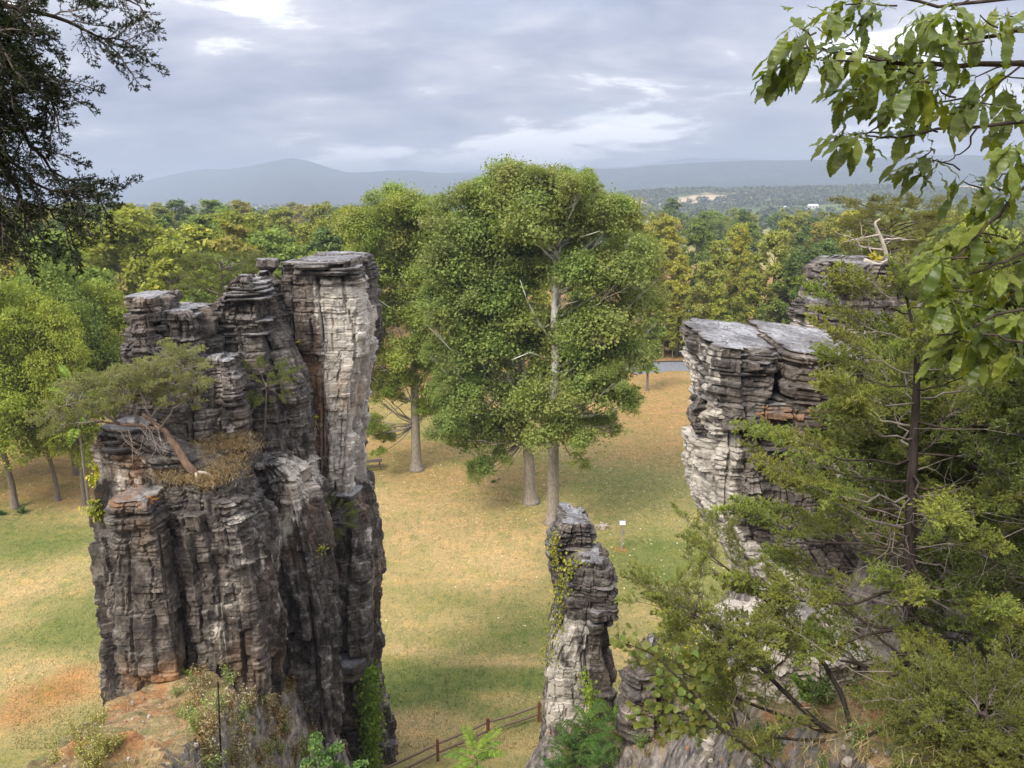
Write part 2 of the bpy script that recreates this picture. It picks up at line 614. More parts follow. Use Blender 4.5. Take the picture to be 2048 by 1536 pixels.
# ------------------------------------------------------------------ ground sheet
def ground_col(X, Y):
    straw = np.array([0.46, 0.335, 0.168])
    green = np.array([0.155, 0.175, 0.055])
    brown = np.array([0.31, 0.195, 0.088])
    earth = np.array([0.36, 0.17, 0.065])
    n = fbm(X / 9, Y / 6, 0.2, 5, 31)
    g = np.clip(0.42 + n * 0.95, 0, 1)
    patches = [  # px, py, radius x, radius y in metres, kind, strength
        (900, 1080, 9, 7, 's', .95), (830, 1010, 9, 6, 's', .9), (1000, 1130, 5, 4, 's', .8), (780, 1160, 4, 4, 's', .6),
        (920, 1370, 8, 3.4, 'g', 1.2), (1030, 1260, 6, 3, 'g', .8), (1330, 1130, 8, 8, 'g', 1.0), (1260, 985, 9, 6, 'g', .7),
        (1200, 940, 9, 5, 'g', .5), (820, 1330, 3, 2, 'g', .6), (1050, 1500, 5, 2, 'g', .6), (150, 1265, 4.4, 3.2, 'g', 1.1),
        (90, 1090, 9, 4.0, 'g', 1.0), (60, 1180, 6, 3, 's', .8), (160, 1130, 3, 3, 's', .6), (60, 1330, 3, 2, 's', .6), (20, 1240, 2.5, 2, 's', .6),
        (110, 1385, 2.6, 1.2, 'e', .75), (30, 1430, 2.5, 1.4, 'e', .6), (150, 1350, 1.5, 1.2, 'e', .6), (60, 990, 8, 4, 'b', .8),
        (1340, 830, 14, 15, 'b', .95), (1360, 900, 10, 7, 'b', .7), (780, 900, 12, 9, 'b', .8), (990, 950, 9, 6, 'b', .55), (120, 930, 14, 9, 'b', .9),
        (820, 1300, 3.5, .7, 's', .8), (1000, 1322, 4, .6, 's', .8), (1290, 1230, 3, 1.6, 's', .5), (850, 1450, 2.6, 1.2, 's', .7), (980, 1490, 2.6, 1.0, 's', .6),
        (1010, 1400, 2.0, .8, 's', .5), (900, 1240, 4, 2, 's', .5), (1240, 1100, .5, .4, 'e', .9),
    ]
    C = straw[None] * (1 - g[:, None]) + green[None] * g[:, None]
    back = np.clip((Y - 84 + n * 16) / 26, 0, 1)[:, None] * (np.hypot(X, Y) < 300)[:, None]
    C = C * (1 - back) + brown[None] * back
    kinds = dict(s=straw, g=green, b=brown, e=earth)
    for px, py, rx, ry, k, s in patches:
        c = G(px, py)
        d = np.hypot((X - c[0]) / rx, (Y - c[1]) / ry) + n * 0.55
        f = np.clip(s * np.clip(1.25 - d, 0, 1), 0, 1)[:, None]
        C = C * (1 - f) + kinds[k][None] * f
    return C


def ground():
    az = np.concatenate([np.linspace(-180, -48, 34)[:-1], np.linspace(-48, 48, 230), np.linspace(48, 180, 34)[1:]])
    rr = np.concatenate([[0.0, 8.0, 14.0], np.geomspace(18, 140, 150), np.geomspace(142, 4200, 120), [5200, 6500, 8500, 12000, 18000]])
    A, RR = np.meshgrid(np.radians(az), rr)
    x, y = RR * np.sin(A), RR * np.cos(A)
    z = far_h(x, y)
    V = np.stack([x, y, z], -1).reshape(-1, 3)
    na = len(az)
    i = np.arange(len(rr) - 1)[:, None] * na
    j = np.arange(na - 1)[None]
    Q = np.stack([i + j, i + na + j, i + na + j + 1, i + j + 1], -1).reshape(-1, 4)[:, ::-1]
    X, Y = V[:, 0], V[:, 1]
    C = ground_col(X, Y)
    far = np.clip((np.hypot(X, Y) - 380) / 80, 0, 1)[:, None]
    fn = fbm(X / 160, Y / 90, 0.7, 3, 41)
    field = np.where((fn > 0.12)[:, None], np.array([0.34, 0.29, 0.14]), np.array([0.12, 0.15, 0.05]))
    for cx, cy_, rx, ry in ((1330, 2290, 105, 150), (395, 1640, 70, 60), (620, 1330, 110, 26), (180, 1150, 50, 60), (1000, 1180, 150, 24)):
        m = (np.hypot((X - cx) / rx, (Y - cy_) / ry) < 1)[:, None]
        field = np.where(m, np.array([0.46, 0.36, 0.25]), field)
    C = C * (1 - far) + field * far
    m = Mat('lawn')
    p = m.pos()
    c = m.attr('col', 'Color')
    n1 = m.noise(p, 2.2, 6, 0.7, (1, .55, 1))
    n2 = m.noise(p, 13, 4, 0.7)
    c2 = m.mix(m.ramp(n1, [(0.35, 0.0), (0.65, 0.75)]), c, m.mix(1.0, c, (1.30, 1.22, 1.1), 'MULTIPLY'))
    c2 = m.mix(m.ramp(n1, [(0.36, 0.6), (0.48, 0.0)]), c2, m.mix(1.0, c, (0.55, 0.72, 0.55), 'MULTIPLY'))
    n6 = m.noise(p, 5.0, 5, 0.75, (1.3, .7, 1))
    c2 = m.mix(m.ramp(n2, [(0.36, 0.8), (0.56, 0.0)]), c2, m.mix(1.0, c, (0.42, 0.46, 0.40), 'MULTIPLY'))
    c2 = m.mix(m.ramp(n6, [(0.48, 0.0), (0.62, 0.45)]), c2, m.mix(1.0, c2, (1.35, 1.25, 1.15), 'MULTIPLY'))
    c2 = m.mix(m.ramp(n6, [(0.36, 0.5), (0.48, 0.0)]), c2, m.mix(1.0, c2, (0.58, 0.74, 0.56), 'MULTIPLY'))
    n3 = m.noise(p, 0.55, 8, 0.72, (1, .7, 1), 0.4)
    n5 = m.noise(p, 0.9, 8, 0.75, (.6, 1, 1), 0.2)
    c2 = m.mix(m.ramp(n3, [(0.50, 0.0), (0.62, 0.6)]), c2, m.mix(1.0, c2, (0.62, 0.84, 0.58), 'MULTIPLY'))
    c2 = m.mix(m.ramp(n5, [(0.50, 0.0), (0.64, 0.7)]), c2, m.mix(1.0, c2, (1.42, 1.22, 1.1), 'MULTIPLY'))
    mat = m.diffuse(c2, 0.95, 0.1, m.bump(m.math('ADD', n2, n1), 0.8, 0.12))
    me = mk_mesh('ground', V, Q, None, mat, {'col': C}, True)
    tag(ob('ground', me), kind='structure')


ground()


def hillside():
    xs = np.arange(-20, 26, 0.18)
    ys = np.arange(-10, 40, 0.18)
    X, Y = np.meshgrid(xs, ys)
    H = hill_h(X, Y)
    # rough rock steps on steep parts
    gy, gx = np.gradient(H, 0.18)
    st = np.clip((np.hypot(gx, gy) - 0.8) / 0.8, 0, 1)
    lay = np.floor(H / 0.45)
    H = H + st * ((lay * 0.45 + 0.45 * np.clip((H / 0.45 - lay) * 2.2 - 0.6, 0, 1)) - H) * 0.35
    H = H + fbm(X * 1.6, Y * 1.6, 0, 5, 77) * 0.26
    V = np.stack([X, Y, H], -1).reshape(-1, 3)
    nx = len(xs)
    i = np.arange(len(ys) - 1)[:, None] * nx
    j = np.arange(nx - 1)[None]
    Q = np.stack([i + j, i + j + 1, i + nx + j + 1, i + nx + j], -1).reshape(-1, 4)
    Q = Q[(H.ravel()[Q].max(1) > -1.0)]
    m = Mat('hillside')
    p = m.pos()
    n1 = m.noise(p, 0.9, 6, 0.62)
    n2 = m.noise(p, 7, 6, 0.68)
    nz = m.n('ShaderNodeSeparateXYZ')
    m.l(m.n('ShaderNodeNewGeometry').outputs['Normal'], nz.inputs[0])
    soil = m.ramp(n1, [(0.32, (0.33, 0.13, 0.05)), (0.42, (0.38, 0.20, 0.09)), (0.50, (0.36, 0.26, 0.14)), (0.62, (0.17, 0.17, 0.07))])
    soil = m.mix(m.ramp(n2, [(0.35, 0.7), (0.6, 0.0)]), soil, (0.13, 0.075, 0.04))
    rk = m.ramp(m.noise(p, 2.0, 7, 0.68, (1, 1, 1.6)), [(0.36, (0.05, 0.045, 0.045)), (0.5, (0.20, 0.175, 0.155)), (0.68, (0.44, 0.38, 0.33))])
    f = m.ramp(m.math('ADD', nz.outputs[2], m.math('MULTIPLY', m.math('SUBTRACT', n2, 0.5), 0.5)), [(0.50, 0.0), (0.72, 1.0)])
    mat = m.diffuse(m.mix(f, rk, soil), 0.95, 0.15, m.bump(n2, 0.9, 0.08))
    tag(ob('hillside', mk_mesh('hillside', V, Q, None, mat)), kind='structure')


hillside()


def road():
    pts = [G(1250, 742), G(1330, 738), G(1400, 740), G(1480, 736), G(1600, 738), G(1800, 745)]
    P = np.array(pts)
    t = np.linspace(0, len(P) - 1, 60)
    C = np.stack([np.interp(t, np.arange(len(P)), P[:, k]) for k in range(3)], 1)
    C[:, 1] += np.sin(t * 0.8) * 2
    d = np.gradient(C, axis=0)
    n = np.stack([-d[:, 1], d[:, 0]], 1)
    n /= np.linalg.norm(n, axis=1)[:, None]
    g = Geo()
    V = []
    for k in range(len(C)):
        for s in (-3.2, -3.0, 3.0, 3.2):
            x, y = C[k, 0] + n[k, 0] * s, C[k, 1] + n[k, 1] * s
            V.append((x, y, far_h(np.array([x]), np.array([y]))[0] + (0.09 if abs(s) < 3.1 else -0.2)))
    Q = [(k * 4 + j, k * 4 + j + 4, k * 4 + j + 5, k * 4 + j + 1) for k in range(len(C) - 1) for j in range(3)]
    g.add(V, Q)
    tag(ob('road', g.mesh('road', simple('asphalt', (0.16, 0.165, 0.18), 0.8, 0.2, 3))), kind='structure')
    e = Geo()
    for k in range(0, len(C) - 1):
        a, b = C[k], C[k + 1]
        for s in (3.35,):
            p0 = a + np.array([n[k, 0] * s, n[k, 1] * s, 0.1])
            p1 = b + np.array([n[k + 1, 0] * s, n[k + 1, 1] * s, 0.1])
            p0[2] = far_h(p0[:1], p0[1:2])[0] + .1
            p1[2] = far_h(p1[:1], p1[1:2])[0] + .1
            e.tube([p0, p1], 0.16, 5)
    tag(ob('road_edge', e.mesh('road_edge', simple('dark_timber', (0.05, 0.042, 0.035)))), kind='structure')


road()


# ------------------------------------------------------------------ mountains
def mountain(name, prof, dists, seed, depth, foot, col):
    """crest traced as directions, each with its own distance; slopes run down to the valley"""
    px = np.array([p[0] for p in prof], float)
    py = np.array([p[1] for p in prof], float)
    t = np.linspace(px[0], px[-1], 260)
    yy = np.interp(t, px, py)
    k = np.array([1, 2, 3, 2, 1.]) / 9
    yy = np.convolve(np.pad(yy, 2, 'edge'), k, 'valid')
    dd = np.interp(t, [d[0] for d in dists], [d[1] for d in dists])
    crest = np.array([W(a, b, c) for a, b, c in zip(t, yy, dd)])
    u = np.concatenate([np.linspace(-1, 0, 34), np.linspace(0, 1, 8)[1:]])
    V = []
    for s in u:
        f = (1 - abs(s)) ** 1.25 if s < 0 else (1 - s)
        x = crest[:, 0] * (1 + s * foot / crest[:, 1] if s < 0 else 1 + s * depth / crest[:, 1])
        y = crest[:, 1] + (s * foot if s < 0 else s * depth)
        z = crest[:, 2] * f
        ru = fbm(x / 260, y / 260, 0.3, 4, seed) * 55 * f * (1 - f) * 2.2 + fbm(x / 40, y / 40, 0.9, 3, seed + 3) * 6 * min(1, abs(s) * 12 + 0.25) * f
        V.append(np.stack([x, y, z + ru], 1))
    V = np.array(V)
    nu, n = len(u), len(t)
    i = np.arange(nu - 1)[:, None] * n
    j = np.arange(n - 1)[None]
    Q = np.stack([i + j, i + j + 1, i + n + j + 1, i + n + j], -1).reshape(-1, 4)
    m = Mat(name + '_woods')
    c = m.ramp(m.noise(m.pos(), 0.02, 6, 0.7), [(0.38, tuple(x * .25 for x in col)), (0.62, tuple(x * 2.0 for x in col))])
    tag(ob(name, mk_mesh(name, V.reshape(-1, 3), Q, None, m.diffuse(c, 1.0, 0.0), None, True)), kind='structure')


mountain('mountain_ridge', [(900, 400), (1000, 372), (1060, 354), (1120, 344), (1180, 338), (1250, 337), (1300, 331), (1400, 325), (1500, 321), (1600, 320), (1700, 319), (1760, 315), (1830, 311), (1900, 310), (1960, 311), (2048, 318), (2200, 322), (2400, 330)],
         [(900, 5000), (1060, 4600), (1500, 4100), (2400, 3700)], 3, 900, 1500, (0.030, 0.042, 0.020))
mountain('mountain_peak', [(150, 395), (250, 372), (330, 352), (380, 342), (420, 337), (450, 339), (500, 332), (545, 322), (583, 316), (615, 321), (650, 333), (695, 345), (740, 344), (780, 341), (830, 341), (890, 347), (950, 346), (1010, 345), (1080, 350), (1150, 362)],
         [(150, 8500), (330, 6300), (583, 5200), (830, 5000), (1150, 5400)], 8, 900, 1700, (0.030, 0.040, 0.022))
mountain('mountain_far', [(820, 352), (900, 345), (960, 340), (1030, 338), (1180, 336), (1262, 333), (1300, 328), (1340, 321), (1385, 315), (1430, 318), (1480, 317), (1560, 321), (1680, 330)],
         [(820, 7000), (1680, 6600)], 12, 900, 900, (0.03, 0.04, 0.025))


def haze():
    g = Geo()
    g.box((0, 4000, 158), (26000, 26000, 330))
    m = Mat('haze_air')
    v = m.n('ShaderNodeVolumePrincipled')
    v.inputs['Color'].default_value = (0.53, 0.61, 0.75, 1)
    v.inputs['Density'].default_value = 0.00033
    v.inputs['Anisotropy'].default_value = 0.1
    m.l(v.outputs[0], m.out.inputs['Volume'])
    tag(ob('haze', g.mesh('haze', m.m)), kind='stuff')


haze()


# ================================================================== ROCK TOWERS
def interp_keys(keys, z):
    K = np.array(keys, float)
    K = K[np.argsort(K[:, 0])]
    return [np.interp(z, K[:, 0], K[:, c]) for c in range(1, K.shape[1])]


def rock_piece(name, rows, Y, b, seed, parent, base_z, du=0.06, dz=0.05, dip=(0, 0), pw=8.0, rough=1.0, bed=0.3, pale=None, rust=None,
               flute=0.0, rot=0.0, mat='rock', loc=None, ydrift=None, thick=(0.5, 1.5), jw=1.0, cap_noise=0.12):
    """one stack of strata: outline rows (photo row, left edge, right edge) at distance Y, half depth b"""
    keys = []
    for r in rows:
        py, xl, xr = r[:3]
        bb = r[3] if len(r) > 3 else b
        yy = Y + (r[4] if len(r) > 4 else 0)
        a, c = W(xl, py, yy - bb * 0.3), W(xr, py, yy - bb * 0.3)
        keys.append(((a[2] + c[2]) / 2, (a[0] + c[0]) / 2, yy, max(0.1, (c[0] - a[0]) / 2), bb))
    keys.sort()
    lo = keys[0]
    if base_z < lo[0]:
        keys.insert(0, (base_z, lo[1], lo[2], lo[3] * 1.06, lo[4] * 1.06))
    ztop = keys[-1][0]
    nz = int((ztop - base_z) / dz) + 1
    z = np.linspace(base_z, ztop, nz)
    cx, cyy, ha, hb = interp_keys(keys, z)
    am, bm = ha.mean(), hb.mean()
    th = np.linspace(0, 2 * math.pi, 4001)
    ex = 2.0 / pw
    sx = np.sign(np.cos(th)) * np.abs(np.cos(th)) ** ex
    sy = np.sign(np.sin(th)) * np.abs(np.sin(th)) ** ex
    seg = np.hypot(np.diff(sx * am), np.diff(sy * bm))
    arc = np.concatenate([[0], np.cumsum(seg)])
    wgt = np.cumsum(np.concatenate([[0], seg * np.where(sy[1:] > 0.75, 0.3, 1.0)]))
    n = int(wgt[-1] / du)
    s = np.interp(np.arange(n) * wgt[-1] / n, wgt, arc)
    sx, sy = np.interp(s, arc, sx), np.interp(s, arc, sy)
    nxv, nyv = np.sign(sx) * np.abs(sx) ** (pw - 1) / am, np.sign(sy) * np.abs(sy) ** (pw - 1) / bm
    ln = np.hypot(nxv, nyv) + 1e-9
    nxv, nyv = nxv / ln, nyv / ln
    cr, sr = math.cos(rot), math.sin(rot)
    ox = ha[:, None] * sx[None]
    oy = hb[:, None] * sy[None]
    X = cx[:, None] + ox * cr - oy * sr
    Yy = cyy[:, None] + ox * sr + oy * cr
    NX = (nxv * cr - nyv * sr)[None]
    NY = (nxv * sr + nyv * cr)[None]
    Z = np.broadcast_to(z[:, None], X.shape).copy()
    S = np.broadcast_to(s[None], X.shape)
    rng = np.random.RandomState(seed)
    # bedding is crisp near the top and in some bands, faint elsewhere
    bm_ = np.clip(bed + (1 - bed) * np.clip((Z - ztop + 2.2) / 1.2, 0, 1) + (0.15 + bed) * fbm(X * 0.25, Yy * 0.25, Z * 0.45, 2, seed + 40), 0.0, 1.15)
    # thin beds
    th1 = rng.choice([0.07, 0.10, 0.14, 0.2, 0.3, 0.45], 600, p=[.2, .25, .2, .15, .12, .08])
    b1 = np.cumsum(th1) - 5
    zz = Z + 0.12 * fbm(X * 0.5, Yy * 0.5, Z * 0.2, 3, seed + 1)
    id1 = np.searchsorted(b1, zz)
    d = (hsh(id1, 0, seed + 2) - 0.5) * 0.13 * bm_
    un = S * 0.9 + hsh(id1, 8, seed + 30) * 50
    d = d + (hsh(np.floor(un).astype(np.int64), id1, seed + 3) - 0.5) * 0.20 * bm_
    f1 = zz - b1[np.clip(id1 - 1, 0, 599)]
    d = d - 0.05 * bm_ * (f1 < 0.035)
    # courses of blocks
    th2 = rng.uniform(thick[0], thick[1], 200)
    b2 = np.cumsum(th2) - 5
    id2 = np.searchsorted(b2, zz)
    wj = (0.45 + 1.0 * hsh(id2, 3, seed + 4)) * jw
    u = S / wj + hsh(id2, 5, seed + 5) * 9 + 0.12 * vn(S * 2, Z * 2, 0, seed + 6)
    bi = np.floor(u)
    d = d + (hsh(bi.astype(np.int64), id2, seed + 7) - 0.55) * 0.24 * rough
    fu = np.minimum(u - bi, 1 - (u - bi)) * wj
    d = d - 0.11 * rough * (fu < 0.03)
    f2 = zz - b2[np.clip(id2 - 1, 0, 199)]
    d = d - 0.06 * (0.3 + bm_) * rough * (f2 < 0.045)
    # tall joints
    wb = 1.15
    ub = S / wb + 0.25 * vn(S * 0.4, Z * 0.12, 0, seed + 8) + hsh(np.array([seed]))[0]
    bb_ = np.floor(ub)
    zi = np.floor(Z / 3.1 + hsh(bb_.astype(np.int64), 1, seed + 9) * 3)
    d = d + (hsh(bb_.astype(np.int64), zi, seed + 10) - 0.5) * 0.55 * rough + (hsh(bb_.astype(np.int64), 77, seed + 33) - 0.5) * 0.35 * rough
    d = d + (ub - bb_ - 0.5) * (hsh(bb_.astype(np.int64), zi, seed + 34) - 0.5) * 0.5 * rough
    fb = np.minimum(ub - bb_, 1 - (ub - bb_)) * wb
    d = d - 0.16 * rough * (fb < 0.04)
    if flute:
        uf = S / 0.33 + 0.9 * vn(S * 0.8, Z * 0.5, 1, seed + 15)
        fi = np.floor(uf)
        zf = np.floor(Z / 1.3 + hsh(fi.astype(np.int64), 2, seed + 16) * 5)
        d = d + (hsh(fi.astype(np.int64), zf, seed + 17) - 0.5) * 0.34 * flute
        d = d + fbm(S * 2.0, Z * 0.45, 2, 3, seed + 18) * 0.16 * flute
    uc = S / 0.42 + 0.5 * vn(S * 1.3, Z * 1.7, 4, seed + 50)
    ci = np.floor(uc).astype(np.int64)
    zc_ = np.floor(Z / 0.27 + hsh(ci, 9, seed + 51) * 7).astype(np.int64)
    d = d + (hsh(ci, zc_, seed + 52) - 0.5) * 0.13 * rough
    d = d + fbm(X * 0.55, Yy * 0.55, Z * 0.55, 3, seed + 11) * 0.18 * rough
    d = d + fbm(X * 3.0, Yy * 3.0, Z * 3.0, 4, seed + 12) * 0.09 * rough
    X = X + NX * d
    Yy = Yy + NY * d
    # cap
    m = max(6, int(min(am, bm) / du / 1.6))
    capX, capY, capZ = [X], [Yy], [Z]
    mx, my = X[-1].mean(), Yy[-1].mean()
    for k in range(1, m + 1):
        f = 1 - k / m * 0.98
        x = mx + (X[-1] - mx) * f
        y = my + (Yy[-1] - my) * f
        lvl = np.round(fbm(x * 0.8, y * 0.8, 0, 2, seed + 20) * 2.2) / 2.2 * cap_noise * 2 + fbm(x * 2.5, y * 2.5, 1, 3, seed + 21) * (0.02 + cap_noise * 0.45)
        capX.append(x[None])
        capY.append(y[None])
        capZ.append((ztop + lvl * min(1, k / 2))[None])
    X, Yy, Z = np.vstack(capX), np.vstack(capY), np.vstack(capZ)
    c0, y0 = cx[-1], cyy[-1]
    fade = np.clip((Z - base_z) / max(1.0, (ztop - base_z) * 0.5), 0, 1)
    Z = Z + fade * (dip[0] * (X - c0) + dip[1] * (Yy - y0))
    V = np.stack([X, Yy, Z], -1).reshape(-1, 3)
    nr = X.shape[0]
    i = np.arange(nr - 1)[:, None] * n
    j = np.arange(n)[None]
    j2 = (j + 1) % n
    Q = np.stack([i + j, i + j2, i + n + j2, i + n + j], -1).reshape(-1, 4)
    x, y, zv = V.T
    pa = np.zeros(len(V)) if pale is None else pale(x, y, zv)
    ru = np.zeros(len(V)) if rust is None else rust(x, y, zv)
    ru = np.maximum(ru, 0.42 * np.clip(fbm(x * .45, y * .45, zv * .3, 3, seed + 60) * 2.2 - .35, 0, 1))
    top_ = np.zeros(X.shape)
    top_[nz:] = 1.0
    bd = np.vstack([bm_, np.repeat(bm_[-1:], nr - nz, 0)]).ravel()
    me = mk_mesh(name, V, Q, None, M[mat], {'pale': pa, 'rust': ru, 'top': top_.ravel(), 'bed': bd})
    return ob(name, me, parent)


def stone(name, px, py, Y, wpx, hpx, dep, seed, parent, yaw=0.0, tilt=0.0, pale=0.1, rust=0.0, taper=0.95):
    """a single loose slab or block with chipped edges"""
    rng = np.random.RandomState(seed)
    c = W(px, py, Y)
    k = np.linalg.norm(c - CAM) / F
    hw, hh, hd = wpx * k / 2, hpx * k / 2, dep / 2
    nn = 13
    th = np.arange(nn) * 2 * math.pi / nn + rng.uniform(-.2, .2, nn)
    sup = (np.abs(np.cos(th)) ** 5 + np.abs(np.sin(th)) ** 5) ** (-1 / 5) * rng.uniform(.80, 1.06, nn)
    V = []
    levels = [(-1, taper * .98), (-.5, taper), (-.1, (1 + taper) / 2), (.25, 1.0), (.9, .99), (1, .96)]
    stp = rng.uniform(.90, 1.0, nn)
    for q, (zf, sc_) in enumerate(levels):
        jit = (stp if q < 3 else 1.0) * rng.uniform(.985, 1.015, nn)
        V.append(np.stack([np.cos(th) * sup * hw * sc_ * jit, np.sin(th) * sup * hd * sc_ * jit, np.full(nn, zf * hh) + rng.uniform(-.10, .10, nn) * hh], 1))
    V = np.vstack(V)
    nl = len(levels)
    Q = [(a * nn + b, a * nn + (b + 1) % nn, (a + 1) * nn + (b + 1) % nn, (a + 1) * nn + b) for a in range(nl - 1) for b in range(nn)]
    V = np.vstack([V, [[0, 0, -hh]], [[0, 0, hh * 1.02]]])
    T = [(nl * nn, (b + 1) % nn, b) for b in range(nn)] + [(nl * nn + 1, (nl - 1) * nn + b, (nl - 1) * nn + (b + 1) % nn) for b in range(nn)]
    m = np.array(Matrix.Rotation(yaw, 3, 'Z') @ Matrix.Rotation(tilt, 3, 'Y'))
    V = V @ m.T + c
    me = mk_mesh(name, V, Q, T, M['rock'], {'pale': np.full(len(V), pale), 'rust': np.full(len(V), rust), 'top': np.full(len(V), 0.8), 'bed': np.full(len(V), 0.6)})
    return ob(name, me, parent)


def zof(py, Y):
    return W(1024, py, Y)[2]


def box_mask(x0, x1, soft):
    return lambda v: np.clip((v - x0) / soft, 0, 1) * np.clip((x1 - v) / soft, 0, 1)


# ---- big left tower
TL = thing('rock_tower', 'huge dark layered rock tower with pale right face and grassy ledge', 'rock tower', (-8.0, 26, 4))
inv = Vector(TL.location)


def P_(px, py, Y):
    return W(px, py, Y)


def adopt(root):
    for c in root.children:
        c.location = -Vector(root.location)


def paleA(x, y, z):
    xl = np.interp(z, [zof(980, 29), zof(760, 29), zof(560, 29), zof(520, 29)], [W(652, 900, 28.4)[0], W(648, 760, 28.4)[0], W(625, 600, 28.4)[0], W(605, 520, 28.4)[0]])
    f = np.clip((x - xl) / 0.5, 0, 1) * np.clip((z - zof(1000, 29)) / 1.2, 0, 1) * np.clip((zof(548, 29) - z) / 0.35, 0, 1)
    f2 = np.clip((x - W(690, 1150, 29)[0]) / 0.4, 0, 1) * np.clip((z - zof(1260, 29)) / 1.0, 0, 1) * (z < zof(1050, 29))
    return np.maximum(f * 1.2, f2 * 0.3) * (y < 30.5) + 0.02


def rustA(x, y, z):
    a = np.exp(-(((x - W(632, 750, 29)[0]) / 0.55) ** 2 + ((z - zof(790, 29)) / 2.6) ** 2)) * 0.8
    b = np.exp(-(((x - W(700, 770, 29)[0]) / 0.4) ** 2 + ((z - zof(775, 29)) / 0.7) ** 2))
    return np.clip(a + b, 0, 1)


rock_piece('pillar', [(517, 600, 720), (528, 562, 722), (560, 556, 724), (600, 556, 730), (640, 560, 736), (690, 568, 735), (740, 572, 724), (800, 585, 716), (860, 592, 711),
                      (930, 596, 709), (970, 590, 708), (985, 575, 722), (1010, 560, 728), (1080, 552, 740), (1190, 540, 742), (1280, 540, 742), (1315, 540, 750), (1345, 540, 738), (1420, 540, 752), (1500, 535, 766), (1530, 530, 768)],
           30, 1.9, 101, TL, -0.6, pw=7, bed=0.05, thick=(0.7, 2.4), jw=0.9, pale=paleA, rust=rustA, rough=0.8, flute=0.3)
rock_piece('pillar', [(556, 478, 520), (572, 465, 536), (585, 462, 540), (612, 440, 546), (650, 432, 560), (700, 425, 580), (760, 428, 604), (830, 432, 612), (930, 440, 630), (1100, 450, 650), (1300, 460, 640), (1536, 470, 640)],
           27.6, 1.5, 211, TL, 3.0, rough=0.95, bed=0.15, thick=(0.8, 2.2), flute=0.25, pale=lambda x, y, z: 0.22 * (z < zof(640, 27)) + 0.5 * np.exp(-((x - W(592, 1000, 26)[0]) / 0.5) ** 2) * (z < zof(930, 26)))
rock_piece('pillar', [(591, 266, 327), (600, 264, 328), (640, 270, 331), (655, 272, 332), (690, 262, 345), (720, 266, 380), (760, 268, 425), (880, 262, 440)], 24.5, 1.1, 303, TL, 9.0, rough=0.8, bed=0.35, pale=lambda x, y, z: 0.30 * (z > zof(670, 25)))
rock_piece('pillar', [(617, 338, 398), (628, 333, 408), (660, 336, 412), (700, 336, 414), (760, 330, 432), (880, 320, 440)], 25.0, 1.1, 317, TL, 9.0, rough=0.9)
rock_piece('pillar', [(716, 420, 470), (740, 416, 476), (800, 410, 490), (880, 400, 500)], 24.8, 0.9, 331, TL, 9.0, rough=0.8, pale=lambda x, y, z: 0.3 + 0 * x)
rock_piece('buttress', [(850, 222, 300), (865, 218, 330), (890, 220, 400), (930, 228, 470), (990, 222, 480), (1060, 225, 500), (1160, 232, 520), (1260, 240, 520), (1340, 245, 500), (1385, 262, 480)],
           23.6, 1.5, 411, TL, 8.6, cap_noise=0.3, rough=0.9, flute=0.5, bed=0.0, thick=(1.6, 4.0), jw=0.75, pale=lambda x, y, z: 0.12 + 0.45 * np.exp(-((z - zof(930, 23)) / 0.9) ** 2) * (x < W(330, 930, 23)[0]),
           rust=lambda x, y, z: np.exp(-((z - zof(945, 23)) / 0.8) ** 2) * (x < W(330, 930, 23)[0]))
rock_piece('buttress', [(985, 258, 322), (1010, 252, 330), (1100, 250, 345), (1200, 246, 355), (1300, 243, 372), (1360, 248, 372), (1372, 255, 372)], 21.9, 0.8, 431, TL, 9.6, rough=0.6, pw=9, bed=0.0, thick=(1.2, 3.0),
           pale=lambda x, y, z: 0.16 + 0 * x, rust=lambda x, y, z: np.clip((zof(1290, 21.5) - z) / 1.0, 0, 1) + (z > zof(1000, 21.5)) * 1.0)
rock_piece('buttress', [(960, 330, 400), (985, 325, 480), (1040, 322, 505), (1140, 330, 530), (1240, 345, 540), (1330, 360, 545), (1420, 370, 545)], 23.2, 1.25, 443, TL, 7.0, rough=0.7, flute=0.9, bed=0.0, thick=(2.0, 4.5), jw=0.6,
           pale=lambda x, y, z: 0.22 + 0.25 * vn(x * 2, y * 2, z * .4, 3))
rock_piece('buttress', [(905, 470, 560), (940, 460, 600), (1000, 455, 618), (1100, 458, 640), (1200, 462, 655), (1350, 466, 668), (1536, 470, 676)], 26.3, 1.5, 457, TL, 1.0, rough=0.75, flute=1.1, bed=0.0, thick=(2.0, 4.5), jw=0.6,
           pale=lambda x, y, z: 0.18 + 0.65 * np.exp(-((x - np.interp(z, [zof(1200, 25), zof(1000, 25)], [W(500, 1200, 25)[0], W(590, 1000, 25)[0]])) / 0.55) ** 2) * (z > zof(1300, 25)))
rock_piece('ledge', [(1000, 192, 240), (1030, 190, 250), (1080, 195, 250), (1110, 215, 252)], 23.6, 0.7, 467, TL, zof(1130, 23.6), rough=0.7)
